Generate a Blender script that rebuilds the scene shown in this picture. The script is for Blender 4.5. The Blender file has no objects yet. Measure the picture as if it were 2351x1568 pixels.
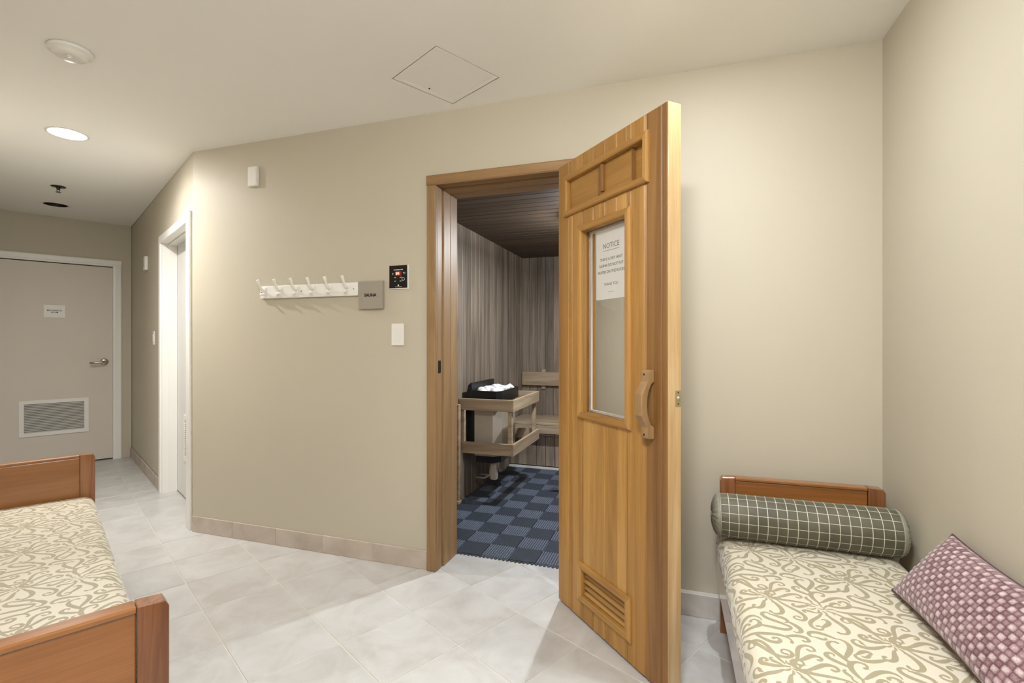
import bpy, bmesh, math, random
import numpy as np
from mathutils import Vector, Matrix
from mathutils.geometry import delaunay_2d_cdt

random.seed(7)
scene = bpy.context.scene
COL = scene.collection
R = math.radians

# ------------------------------------------------------------------ camera
cam_d = bpy.data.cameras.new('camera'); cam = bpy.data.objects.new('camera', cam_d); COL.objects.link(cam)
cam.location = (0, 0, 1.22); cam.rotation_euler = (R(90), 0, 0)
cam_d.sensor_width = 36.0; cam_d.lens = 1130 / 2351 * 36; cam_d.clip_start = 0.02
scene.camera = cam

# ------------------------------------------------------------------ world, exposure
w = bpy.data.worlds.new('world'); scene.world = w; w.use_nodes = True
w.node_tree.nodes['Background'].inputs[0].default_value = (0.5, 0.55, 0.6, 1)
w.node_tree.nodes['Background'].inputs[1].default_value = 0.02
vs = scene.view_settings
vs.view_transform = 'Standard'; vs.look = 'None'; vs.gamma = 1.0; vs.use_curve_mapping = False
vs.exposure = 0.80
scene.display_settings.display_device = 'sRGB'

# frames: A = along the sauna wall (x) and into the sauna (y); H = hallway frame
H_ = 2.44
P1 = Vector((-2.054, 3.169, 0)); P2 = Vector((1.497, 1.989, 0))
AU = Vector((0.9489, -0.3154, 0)); AV = Vector((0.3154, 0.9489, 0)); ANG_A = math.atan2(-0.3154, 0.9489)
HB = Vector((0.72, 0.694, 0)); HA = Vector((-0.694, 0.72, 0)); ANG_H = math.atan2(0.694, 0.72)
Q = Vector((-4.037, 5.222, 0))
def A(u, v, z=0): return P1 + AU*u + AV*v + Vector((0, 0, z))
def Hh(b, a, z=0): return Q + HB*b + HA*a + Vector((0, 0, z))     # b: minus = left along far wall, a: minus = toward the camera

# lamps (point lights just inside the recessed cans): location, watts, radius
def photometry(d, base=0.12, p=3.0):
    """recessed-can light distribution: strongest straight down, weak towards the horizon"""
    d.use_nodes = True; t = d.node_tree; em = t.nodes['Emission']
    tc = t.nodes.new('ShaderNodeTexCoord'); sx = t.nodes.new('ShaderNodeSeparateXYZ'); t.links.new(tc.outputs['Normal'], sx.inputs[0])
    ab = t.nodes.new('ShaderNodeMath'); ab.operation = 'ABSOLUTE'; t.links.new(sx.outputs[2], ab.inputs[0])
    pw = t.nodes.new('ShaderNodeMath'); pw.operation = 'POWER'; pw.inputs[1].default_value = p; t.links.new(ab.outputs[0], pw.inputs[0])
    ma = t.nodes.new('ShaderNodeMath'); ma.operation = 'MULTIPLY_ADD'; ma.inputs[1].default_value = 1-base; ma.inputs[2].default_value = base
    t.links.new(pw.outputs[0], ma.inputs[0]); t.links.new(ma.outputs[0], em.inputs['Strength'])
LAMP_COL = {'hall': (1.0, 0.985, 0.955), 'door': (0.90, 0.965, 1.0), 'rear_fill': (0.99, 0.99, 0.985)}
LAMPS = {
  'hall': ((-2.61, 2.89), 112.0),
  'door': ((0.698, 1.597), 45.0),
}
for k, ((x, y), watt) in LAMPS.items():
    d = bpy.data.lights.new('lamp_' + k, 'POINT'); d.energy = watt; photometry(d, {'hall': 0.055, 'door': 0.06}[k], {'hall': 2.4, 'door': 3.8}[k]); d.shadow_soft_size = 0.018; d.color = LAMP_COL[k]
    o = bpy.data.objects.new('lamp_' + k, d); COL.objects.link(o); o.location = (x, y, H_ + 0.009)
d = bpy.data.lights.new('sauna_lamp', 'POINT'); photometry(d, 0.14, 1.0); d.energy = 88.0; d.shadow_soft_size = 0.025; d.color = (0.86, 0.93, 1.0)
o = bpy.data.objects.new('sauna_lamp', d); COL.objects.link(o); o.location = A(2.42, 1.075, 1.985)

# ------------------------------------------------------------------ helpers
def srgb(r, g, b):
    f = lambda c: (c/255/12.92) if c/255 <= 0.04045 else ((c/255+0.055)/1.055)**2.4
    return (f(r), f(g), f(b), 1)

class NT:
    def __init__(s, name):
        s.m = bpy.data.materials.new(name); s.m.use_nodes = True; s.t = s.m.node_tree
        s.b = s.t.nodes['Principled BSDF']
    def n(s, typ, **kw):
        nd = s.t.nodes.new(typ)
        for k, v in kw.items():
            if k.startswith('i_'): nd.inputs[k[2:].replace('_', ' ')].default_value = v
            else: setattr(nd, k, v)
        return nd
    def l(s, a, b): s.t.links.new(a, b)
    def ramp(s, stops, interp='LINEAR'):
        r = s.n('ShaderNodeValToRGB'); r.color_ramp.interpolation = interp
        e = r.color_ramp.elements
        while len(e) < len(stops): e.new(0.5)
        for i, (p, c) in enumerate(stops): e[i].position = p; e[i].color = c
        return r

def paint(name, c, rough=0.6, var=0.03, scale=3.0, bump=0.0, bscale=250, metal=0.0, coat=0.0, spec=0.5, emis=None, es=0):
    t = NT(name); b = t.b
    co = t.n('ShaderNodeTexCoord')
    no = t.n('ShaderNodeTexNoise', i_Scale=scale, i_Detail=3.0); t.l(co.outputs['Object'], no.inputs['Vector'])
    lo = tuple(x*(1-var) for x in c[:3])+(1,); hi = tuple(min(1, x*(1+var)) for x in c[:3])+(1,)
    r = t.ramp([(0.3, lo), (0.7, hi)]); t.l(no.outputs['Fac'], r.inputs['Fac']); t.l(r.outputs['Color'], b.inputs['Base Color'])
    b.inputs['Roughness'].default_value = rough; b.inputs['Metallic'].default_value = metal
    b.inputs['Coat Weight'].default_value = coat; b.inputs['Specular IOR Level'].default_value = spec
    if emis: b.inputs['Emission Color'].default_value = emis; b.inputs['Emission Strength'].default_value = es
    if bump:
        n2 = t.n('ShaderNodeTexNoise', i_Scale=bscale, i_Detail=2.0); t.l(co.outputs['Object'], n2.inputs['Vector'])
        bp = t.n('ShaderNodeBump', i_Strength=bump, i_Distance=0.001); t.l(n2.outputs['Fac'], bp.inputs['Height']); t.l(bp.outputs['Normal'], b.inputs['Normal'])
    return t.m

def wood(name, dark, mid, light, axis='z', rough=0.4, coat=0.0, tone=0.25, ring=9.0, hue=0.0):
    """grain stretched along the object's own axis, offset and toned by the object's random number"""
    t = NT(name); b = t.b
    co = t.n('ShaderNodeTexCoord'); oi = t.n('ShaderNodeObjectInfo')
    off = t.n('ShaderNodeVectorMath', operation='SCALE'); off.inputs[0].default_value = (7.3, 3.1, 9.7); t.l(oi.outputs['Random'], off.inputs['Scale'])
    add = t.n('ShaderNodeVectorMath', operation='ADD'); t.l(co.outputs['Object'], add.inputs[0]); t.l(off.outputs[0], add.inputs[1])
    mp = t.n('ShaderNodeMapping'); sc = [ring, ring, ring]; sc['xyz'.index(axis)] = ring*0.06; mp.inputs['Scale'].default_value = sc
    t.l(add.outputs[0], mp.inputs['Vector'])
    n1 = t.n('ShaderNodeTexNoise', i_Scale=1.6, i_Detail=6.0, i_Roughness=0.6, i_Distortion=1.2); t.l(mp.outputs[0], n1.inputs['Vector'])
    mp2 = t.n('ShaderNodeMapping'); sc = [190, 190, 190]; sc['xyz'.index(axis)] = 5.0; mp2.inputs['Scale'].default_value = sc
    t.l(add.outputs[0], mp2.inputs['Vector'])
    n2 = t.n('ShaderNodeTexNoise', i_Scale=1.0, i_Detail=3.0); t.l(mp2.outputs[0], n2.inputs['Vector'])
    r = t.ramp([(0.28, dark), (0.5, mid), (0.72, light)]); t.l(n1.outputs['Fac'], r.inputs['Fac'])
    r2 = t.ramp([(0.3, (0.82, 0.80, 0.78, 1)), (0.65, (1, 1, 1, 1))]); t.l(n2.outputs['Fac'], r2.inputs['Fac'])
    mx = t.n('ShaderNodeMix', data_type='RGBA', blend_type='MULTIPLY'); mx.inputs[0].default_value = 0.8
    t.l(r.outputs['Color'], mx.inputs[6]); t.l(r2.outputs['Color'], mx.inputs[7])
    hs = t.n('ShaderNodeHueSaturation'); mr = t.n('ShaderNodeMapRange'); mr.inputs[3].default_value = 1-tone; mr.inputs[4].default_value = 1+tone
    t.l(oi.outputs['Random'], mr.inputs[0]); t.l(mr.outputs[0], hs.inputs['Value']); t.l(mx.outputs[2], hs.inputs['Color'])
    t.l(hs.outputs['Color'], b.inputs['Base Color'])
    b.inputs['Roughness'].default_value = rough; b.inputs['Coat Weight'].default_value = coat; b.inputs['Coat Roughness'].default_value = 0.12
    bp = t.n('ShaderNodeBump', i_Strength=0.25, i_Distance=0.0006); t.l(n2.outputs['Fac'], bp.inputs['Height']); t.l(bp.outputs['Normal'], b.inputs['Normal'])
    return t.m

class MB:
    """collects shapes, then links them as ONE mesh object"""
    def __init__(s): s.v = []; s.f = []; s.sm = []
    def add(s, vs_, fs, smooth=False):
        n = len(s.v); s.v += [tuple(p) for p in vs_]; s.f += [tuple(i+n for i in f) for f in fs]; s.sm += [smooth]*len(fs); return s
    def box(s, x0, x1, y0, y1, z0, z1):
        return s.add([(x0,y0,z0),(x1,y0,z0),(x1,y1,z0),(x0,y1,z0),(x0,y0,z1),(x1,y0,z1),(x1,y1,z1),(x0,y1,z1)],
                     [(3,2,1,0),(4,5,6,7),(0,1,5,4),(1,2,6,5),(2,3,7,6),(3,0,4,7)])
    def prism(s, poly, axis, a, b, smooth=False):
        """poly in the two other axes (in xyz order), extruded along axis"""
        def P(p, t):
            if axis == 'x': return (t, p[0], p[1])
            if axis == 'y': return (p[0], t, p[1])
            return (p[0], p[1], t)
        n = len(poly); vv = [P(p, a) for p in poly] + [P(p, b) for p in poly]
        ff = [tuple(range(n)), tuple(range(2*n-1, n-1, -1))] 
        s.add(vv, ff); k = len(s.v)-2*n
        s.f += [(k+i, k+n+i, k+n+(i+1) % n, k+(i+1) % n) for i in range(n)]; s.sm += [smooth]*n
        return s
    def lathe(s, prof, c=(0,0,0), axis='z', n=32, caps=True, smooth=True):
        """prof: list of (radius, height)"""
        vv = []; ff = []
        for r, h in prof:
            for i in range(n):
                a = 2*math.pi*i/n; p = (r*math.cos(a), r*math.sin(a), h)
                if axis == 'x': p = (p[2], p[0], p[1])
                if axis == 'y': p = (p[1], p[2], p[0])
                vv.append((p[0]+c[0], p[1]+c[1], p[2]+c[2]))
        for j in range(len(prof)-1):
            for i in range(n): ff.append((j*n+i, j*n+(i+1) % n, (j+1)*n+(i+1) % n, (j+1)*n+i))
        s.add(vv, ff, smooth)
        if caps:
            k = len(s.v)-len(vv)
            s.f += [tuple(k+i for i in range(n-1, -1, -1)), tuple(k+(len(prof)-1)*n+i for i in range(n))]; s.sm += [False, False]
        return s
    def tube(s, pts, rad, n=10, smooth=True):
        """swept round tube, rad a number or a list"""
        pts = [Vector(p) for p in pts]; m = len(pts); rad = rad if isinstance(rad, (list, tuple)) else [rad]*m
        vv = []; up = Vector((0, 0, 1)); prev = None
        for i, p in enumerate(pts):
            d = (pts[min(i+1, m-1)] - pts[max(i-1, 0)]).normalized()
            if prev is None: e1 = d.cross(up) if abs(d.dot(up)) < 0.95 else d.cross(Vector((1, 0, 0)))
            else: e1 = prev - d*prev.dot(d)
            e1.normalize(); e2 = d.cross(e1); prev = e1
            for k in range(n):
                a = 2*math.pi*k/n; vv.append(p + (e1*math.cos(a)+e2*math.sin(a))*rad[i])
        ff = [(j*n+i, j*n+(i+1) % n, (j+1)*n+(i+1) % n, (j+1)*n+i) for j in range(m-1) for i in range(n)]
        k = len(s.v); s.add(vv, ff, smooth)
        s.f += [tuple(k+i for i in range(n-1, -1, -1)), tuple(k+(m-1)*n+i for i in range(n))]; s.sm += [False, False]
        return s
    def mesh(s, name, m, bev=0.0, seg=2):
        me = bpy.data.meshes.new(name); bm = bmesh.new()
        vv = [bm.verts.new(p) for p in s.v]
        for f, sm in zip(s.f, s.sm):
            try: fc = bm.faces.new([vv[i] for i in f]); fc.smooth = sm
            except ValueError: pass
        bmesh.ops.recalc_face_normals(bm, faces=bm.faces)
        if bev:
            ed = [e for e in bm.edges if len(e.link_faces) == 2 and e.calc_face_angle() > R(35)]
            bmesh.ops.bevel(bm, geom=ed, offset=bev, segments=seg, affect='EDGES', profile=0.5, clamp_overlap=True)
        bm.to_mesh(me); bm.free(); me.materials.append(m); return me
    def build(s, name, m, parent=None, bev=0.0, seg=2, loc=None, rot=None):
        return link(name, s.mesh(name, m, bev, seg), parent, loc, rot)

def link(name, me, parent=None, loc=None, rot=None):
    o = bpy.data.objects.new(name, me); COL.objects.link(o)
    if parent is not None: o.parent = parent
    if loc is not None: o.location = loc
    if rot is not None: o.rotation_euler = rot
    return o

def tag(o, label=None, cat=None, group=None, kind=None):
    if label: o['label'] = label
    if cat: o['category'] = cat
    if group: o['group'] = group
    if kind: o['kind'] = kind
    return o

def thing(name, label, cat, loc, rz=0, group=None, kind=None):
    o = bpy.data.objects.new(name, None); COL.objects.link(o); o.location = loc; o.rotation_euler = (0, 0, rz)
    o.empty_display_size = 0.1
    return tag(o, label, cat, group, kind)

def text(s, size, m, parent, loc, rot, name='lettering', ext=0.0004, bold=0.0, align='CENTER'):
    c = bpy.data.curves.new('t', 'FONT'); c.body = s; c.size = size; c.extrude = ext; c.align_x = align; c.align_y = 'CENTER'; c.offset = bold
    c.resolution_u = 3
    o = bpy.data.objects.new('t', c); COL.objects.link(o); bpy.context.view_layer.update()
    me = bpy.data.meshes.new_from_object(o.evaluated_get(bpy.context.evaluated_depsgraph_get()))
    bpy.data.objects.remove(o); bpy.data.curves.remove(c)
    me.materials.clear(); me.materials.append(m)
    return link(name, me, parent, loc, rot)

# ------------------------------------------------------------------ materials
M = {}
M['wall'] = paint('wall_paint', srgb(192, 184, 166), 0.55, 0.012, 1.2, 0.15, 180)
M['ceil'] = paint('ceiling_paint', srgb(246, 245, 242), 0.8, 0.01, 1.0, 0.15, 160)
M['white'] = paint('white_gloss_paint', srgb(238, 236, 231), 0.35, 0.01)
M['whitep'] = paint('white_plastic', srgb(232, 230, 224), 0.3, 0.0)
M['doorg'] = paint('grey_beige_door_paint', srgb(216, 208, 197), 0.45, 0.01)
M['doorw'] = paint('pale_door_paint', srgb(226, 226, 224), 0.45, 0.01)
M['vent'] = paint('vent_grey', srgb(196, 194, 188), 0.4, 0.0)
M['dark'] = paint('dark_void', srgb(28, 26, 24), 0.9, 0.0)
M['black'] = paint('black_enamel', srgb(24, 24, 26), 0.35, 0.0)
M['blackgl'] = paint('black_glass_panel', srgb(18, 17, 14), 0.25, 0.0)
M['ink'] = paint('black_ink', srgb(20, 20, 20), 0.6, 0.0)
M['inkgrey'] = paint('grey_ink', srgb(105, 103, 98), 0.6, 0.0)
M['inkwhite'] = paint('white_print', srgb(225, 222, 215), 0.6, 0.0)
M['steel'] = paint('brushed_steel', srgb(190, 185, 176), 0.32, 0.04, 30, metal=0.9)
M['steeld'] = paint('dark_steel', srgb(70, 66, 60), 0.35, 0.04, 30, metal=0.8)
M['heater'] = paint('heater_steel', srgb(196, 186, 170), 0.42, 0.03, 20, metal=0.55)
M['brass'] = paint('dull_brass', srgb(205, 188, 150), 0.3, 0.04, 30, metal=0.85)
M['rock'] = paint('pale_sauna_stone', srgb(215, 215, 216), 0.85, 0.10, 25, 0.6, 60)
M['signgrey'] = paint('grey_sign_plate', srgb(158, 150, 138), 0.4, 0.02, 6)
M['paper'] = paint('white_paper', srgb(208, 206, 202), 0.7, 0.01)
M['led'] = paint('red_display', srgb(255, 120, 100), 0.5, 0.0, emis=(1.0, 0.16, 0.10, 1), es=2.2)
M['ledback'] = paint('red_display_glass', srgb(70, 12, 10), 0.3, 0.0, emis=(0.5, 0.01, 0.01, 1), es=0.25)
M['bulb'] = paint('lit_lens', srgb(255, 255, 255), 0.5, 0.0, emis=(1.0, 0.97, 0.92, 1), es=6.0)
M['dome'] = paint('fill_dome_glow', srgb(255, 255, 255), 0.5, 0.0, emis=(0.97, 0.985, 1.0, 1), es=118.0)  # glow of the added fill dome overhead
M['reflector'] = paint('can_reflector', srgb(225, 222, 215), 0.25, 0.0)
M['concrete'] = paint('bare_floor', srgb(200, 200, 198), 0.6, 0.03, 5)
M['rubber'] = paint('blue_grey_rubber', srgb(60, 66, 77), 0.5, 0.06, 8, spec=0.6)
M['rubberr'] = paint('blue_grey_rubber_ribs', srgb(98, 106, 120), 0.42, 0.06, 8, spec=0.6)
M['cedar'] = wood('cedar_door', srgb(148, 106, 50), srgb(178, 132, 68), srgb(200, 156, 90), 'z', 0.5, 0.0, 0.05, 5)
M['cedard'] = wood('cedar_darker', srgb(116, 78, 38), srgb(144, 103, 56), srgb(170, 127, 74), 'z', 0.5, 0.0, 0.05, 6)
M['cedarx'] = wood('cedar_crossgrain', srgb(142, 100, 46), srgb(170, 125, 62), srgb(192, 148, 82), 'x', 0.5, 0.0, 0.04, 6)
M['cedarl'] = wood('cedar_light_edge', srgb(184, 150, 104), srgb(202, 170, 124), srgb(218, 192, 150), 'z', 0.4, 0.1, 0.03, 6)
M['frame'] = wood('door_frame_wood', srgb(136, 106, 72), srgb(156, 124, 86), srgb(172, 142, 102), 'z', 0.5, 0.0, 0.05, 9)
M['framex'] = wood('door_frame_wood_cross', srgb(130, 100, 64), srgb(150, 116, 76), srgb(168, 134, 92), 'x', 0.5, 0.0, 0.05, 9)
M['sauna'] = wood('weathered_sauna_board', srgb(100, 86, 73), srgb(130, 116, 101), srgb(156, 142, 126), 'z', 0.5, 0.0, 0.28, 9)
M['saunax'] = wood('sauna_rail', srgb(142, 121, 96), srgb(170, 149, 122), srgb(192, 172, 146), 'x', 0.5, 0.0, 0.08, 9)
M['saunay'] = wood('sauna_rail_y', srgb(142, 121, 96), srgb(170, 149, 122), srgb(192, 172, 146), 'y', 0.5, 0.0, 0.08, 9)
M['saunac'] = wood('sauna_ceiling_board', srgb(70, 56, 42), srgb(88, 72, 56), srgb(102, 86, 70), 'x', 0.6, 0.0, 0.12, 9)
M['bedz'] = wood('varnished_cherry_upright', srgb(104, 62, 34), srgb(136, 86, 50), srgb(168, 116, 74), 'z', 0.25, 0.6, 0.12, 12)
M['bedx'] = wood('varnished_cherry_panel', srgb(134, 84, 40), srgb(150, 97, 50), srgb(166, 112, 62), 'x', 0.25, 0.6, 0.03, 5)
M['bedy'] = wood('varnished_cherry_rail', srgb(150, 100, 60), srgb(168, 118, 76), srgb(184, 136, 94), 'y', 0.14, 1.0, 0.03, 6)

def tile_mat(name, c1, c2, c3, rough):
    t = NT(name); b = t.b
    co = t.n('ShaderNodeTexCoord'); oi = t.n('ShaderNodeObjectInfo')
    off = t.n('ShaderNodeVectorMath', operation='SCALE'); off.inputs[0].default_value = (13.3, 5.1, 9.7); t.l(oi.outputs['Random'], off.inputs['Scale'])
    add = t.n('ShaderNodeVectorMath', operation='ADD'); t.l(co.outputs['Object'], add.inputs[0]); t.l(off.outputs[0], add.inputs[1])
    n1 = t.n('ShaderNodeTexNoise', i_Scale=5.0, i_Detail=7.0, i_Roughness=0.62, i_Distortion=0.6); t.l(add.outputs[0], n1.inputs['Vector'])
    r = t.ramp([(0.32, c1), (0.5, c2), (0.68, c3)]); t.l(n1.outputs['Fac'], r.inputs['Fac'])
    hs = t.n('ShaderNodeHueSaturation'); mr = t.n('ShaderNodeMapRange'); mr.inputs[3].default_value = 0.965; mr.inputs[4].default_value = 1.035
    t.l(oi.outputs['Random'], mr.inputs[0]); t.l(mr.outputs[0], hs.inputs['Value']); t.l(r.outputs['Color'], hs.inputs['Color'])
    t.l(hs.outputs['Color'], b.inputs['Base Color']); b.inputs['Roughness'].default_value = rough
    bp = t.n('ShaderNodeBump', i_Strength=0.2, i_Distance=0.0015); t.l(n1.outputs['Fac'], bp.inputs['Height']); t.l(bp.outputs['Normal'], b.inputs['Normal'])
    return t.m
M['tile'] = tile_mat('floor_tile', srgb(181, 177, 173), srgb(192, 190, 187), srgb(200, 199, 197), 0.33)
M['btile'] = tile_mat('baseboard_tile', srgb(172, 158, 145), srgb(188, 175, 162), srgb(200, 188, 176), 0.45)
M['btile2'] = tile_mat('baseboard_tile_grey', srgb(186, 179, 172), srgb(202, 196, 190), srgb(212, 207, 202), 0.4)
M['grout'] = paint('grout', srgb(204, 198, 188), 0.8, 0.03, 20)

g = NT('window_glass'); gb = g.b
gb.inputs['Transmission Weight'].default_value = 1.0; gb.inputs['Roughness'].default_value = 0.0; gb.inputs['IOR'].default_value = 1.45
gb.inputs['Base Color'].default_value = (1.0, 1.0, 1.0, 1)
M['glass'] = g.m

# ------------------------------------------------------------------ the setting
struct_i = {}
def struct(o, label, cat): return tag(o, label, cat, kind='structure')

# room outline (plan), counter-clockwise seen from above is not needed
E0 = Hh(-1.2, 0); 
def a_to_A(p): d = p - P1; return d.dot(AU), d.dot(AV)
VB = -2.85
_d = -HA; _u0, _v0 = a_to_A(E0); _dv = _d.dot(AV); _s = (VB - _v0)/_dv; E1 = E0 + _d*_s; C1 = A(3.742, VB)
OUT = [P1, Q, E0, E1, C1, P2]
TH = 0.12
def wall_box(name, p, q, label, z0=0, z1=H_, inward_left=True):
    """a wall from p to q whose body stands to the outside"""
    d = (q-p); L = d.length; ang = math.atan2(d.y, d.x)
    mb = MB().box(0, L, 0, TH, z0, z1)
    o = mb.build(name, M['wall'], None, loc=p, rot=(0, 0, ang)); return struct(o, label, 'wall')

# sauna wall (A) with the door opening, 0.2 thick
DU0, DU1, DZ = 1.730, 2.476, 2.068
VT = 0.208
mb = MB(); mb.box(0, DU0, 0, VT, 0, H_); mb.box(DU1, 3.742, 0, VT, 0, H_); mb.box(DU0, DU1, 0, VT, DZ, H_)
# the left end closes flush with the hallway wall
o = mb.build('wall_back', M['wall'], None, loc=P1, rot=(0, 0, ANG_A)); struct(o, 'beige wall around the open cedar sauna door', 'wall')
wall_box('wall_right', P2 + AU*0.0, C1, 'pale beige wall on the right beside the daybed with two cushions', inward_left=False)
bpy.data.objects['wall_right'].location = P2; 
wall_box('wall_front', C1, E1, 'beige wall behind the viewpoint')
wall_box('wall_left', E1, E0, 'beige wall behind the left daybed')

# hallway wall (B) with door opening a: 0.13 .. 1.094
BA0, BA1, BZ = 0.128, 1.094, 2.02
Lb = 2.8545
mb = MB()   # local x = along HA from P1, local -y = into the wall (+HB)
mb.box(0.0, BA0, -0.10, 0, 0, H_); mb.box(BA1, Lb, -0.10, 0, 0, H_); mb.box(BA0, BA1, -0.10, 0, BZ, H_)
o = mb.build('wall_hall_right', M['wall'], None, loc=P1, rot=(0, 0, math.atan2(HA.y, HA.x)))
struct(o, 'beige hallway wall with the pale door in it', 'wall')

# far wall (D): local x = HB from E0 to Q (0..1.2), door opening w .155 .. 1.04
mb = MB(); X = lambda ww: 1.2 - ww
mb.box(0, X(1.045), 0, TH, 0, H_); mb.box(X(0.15), 1.2, 0, TH, 0, H_); mb.box(X(1.045), X(0.15), 0, TH, 1.995, H_)
o = mb.build('wall_far', M['wall'], None, loc=E0, rot=(0, 0, ANG_H)); struct(o, 'beige wall at the end of the hallway around the vented door', 'wall')

# ceiling with real openings for the cans and the hatch
CANS = {'hall': ((-2.61, 2.89), 0.082), 'door': ((0.698, 1.597), 0.082), 'far': ((-4.07, 4.39), 0.085)}
HATCH_C = Vector((-0.308, 2.279, 0)); HS = 0.1765     # half side
pts = []; edges = []
def loop(ps):
    n0 = len(pts); pts.extend([Vector((p[0], p[1])) for p in ps]); n = len(ps); edges.extend([(n0+i, n0+(i+1) % n) for i in range(n)])
loop(OUT)
for k, ((x, y), r) in CANS.items():
    loop([(x+r*math.cos(2*math.pi*i/32), y+r*math.sin(2*math.pi*i/32)) for i in range(32)])
loop([HATCH_C + HB*sx*HS + HA*sy*HS for sx, sy in ((-1,-1),(1,-1),(1,1),(-1,1))])
vo, eo, fo, *_ = delaunay_2d_cdt(pts, edges, [list(range(len(OUT)))], 1, 1e-6)
keep = []
for f in fo:
    c = sum((Vector((vo[i][0], vo[i][1], 0)) for i in f), Vector((0,0,0)))/len(f)
    bad = any((c - Vector((x, y, 0))).length < r*0.985 for (x, y), r in CANS.values())
    q = c - HATCH_C
    if abs(q.dot(HB)) < HS*0.999 and abs(q.dot(HA)) < HS*0.999: bad = True
    if not bad: keep.append(tuple(f))
mb = MB(); mb.add([(p[0], p[1], H_) for p in vo], keep); mb.add([(p[0], p[1], H_+0.012) for p in vo], keep)
mb.f  # two skins, 12 mm apart, rims closed below
n = len(vo)
for a, b in edges: pass
o = mb.build('ceiling', M['ceil']); struct(o, 'off-white flat ceiling with recessed lights and a square hatch', 'ceiling')

# floor: grout bed plus single tiles
fl = thing('floor', 'large pale grey-beige ceramic floor tiles', 'floor', (0, 0, 0)); fl['kind'] = 'structure'
X0 = Vector((0.2652, 1.968, 0)); T = 0.339
mb = MB(); ps = [E1 - HB*0.1 - HA*0.2, C1 + AU*0.25 - AV*0.2, A(4.0, 3.0), A(1.2, 3.0), A(0.6, 0.5), Hh(0.3, 0.2), Hh(-1.4, 0.2)]
mb.add([(p.x, p.y, -0.002) for p in ps] + [(p.x, p.y, -0.05) for p in ps], [tuple(range(7)), tuple(range(13, 6, -1))] + [(i, i+7, (i+1) % 7+7, (i+1) % 7) for i in range(7)])
mb.build('grout', M['grout'], fl)
tm = MB().box(-T/2+0.0022, T/2-0.0022, -T/2+0.0022, T/2-0.0022, -0.008, 0.0).mesh('tile', M['tile'], 0.0012, 1)
def inside(p, poly, marg=0):
    c = False; n = len(poly)
    for i in range(n):
        a, b = poly[i], poly[(i+1) % n]
        if (a.y > p.y) != (b.y > p.y) and p.x < (b.x-a.x)*(p.y-a.y)/(b.y-a.y)+a.x: c = not c
    return c
def near_edge(p, poly, m):
    for i in range(len(poly)):
        a, b = poly[i], poly[(i+1) % len(poly)]; t = max(0, min(1, (p-a).dot(b-a)/(b-a).length_squared))
        if (p-(a+(b-a)*t)).length < m: return True
    return False
cnt = 0
for i in range(-14, 16):
    for j in range(-16, 10):
        p = X0 + HA*(T*(i+0.5)) + HB*(T*(j+0.5)); p.z = 0
        ua, va = a_to_A(p)
        ok = inside(p, OUT) or near_edge(p, OUT, 0.23)
        door = 1.5 < ua < 2.7 and va > 0 and va < 0.42
        if va > 0.02 and ua > -0.05 and not door and not near_edge(p, OUT, 0.235): ok = False
        if ok or door:
            link('tile', tm, fl, p, (0, 0, ANG_H)); cnt += 1
print('floor tiles', cnt)

# baseboards of cut tiles
def base(name, p, q, label, thick=0.010, start=0.0, step=0.338, h=0.10, m='btile'):
    d = q-p; L = d.length; ang = math.atan2(d.y, d.x)
    root = thing(name, label, 'baseboard', p, ang, kind='structure')
    mb = MB().box(0, L, -thick+0.003, -0.0005, 0.0, h-0.002); mb.build('grout', M['grout'], root)
    x = start if start > 0 else 0
    cuts = [0.0] + ([start] if start > 0 else []); 
    while cuts[-1] + step < L: cuts.append(cuts[-1]+step)
    cuts.append(L)
    for a, b in zip(cuts[:-1], cuts[1:]):
        if b-a < 0.02: continue
        MB().box(a+0.0018, b-0.0018, -thick, -0.0005-0.001, 0.0005, h).build('tile', M[m], root, 0.0012, 1)
    return root
base('baseboard_back', A(0, 0), A(1.689, 0), 'row of beige tiles along the wall left of the sauna door')
base('baseboard_right', A(2.517, 0), A(3.70, 0), 'grey tile skirting between the sauna door and the right daybed', thick=0.034, m='btile2')
base('baseboard_corner', A(3.742, -0.04), C1 + AV*0.03, 'tile skirting along the right wall behind the daybed')
base('baseboard_hall', Hh(0, -0.011), Hh(0, -1.70), 'tile skirting of the hallway wall beyond the pale door')
base('baseboard_far', Hh(-0.080, 0), Hh(-0.012, 0), 'short tile skirting right of the vented door')
base('baseboard_left', E1 + HA*0.05, E0 - HA*0.02, 'tile skirting along the left wall')

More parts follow.
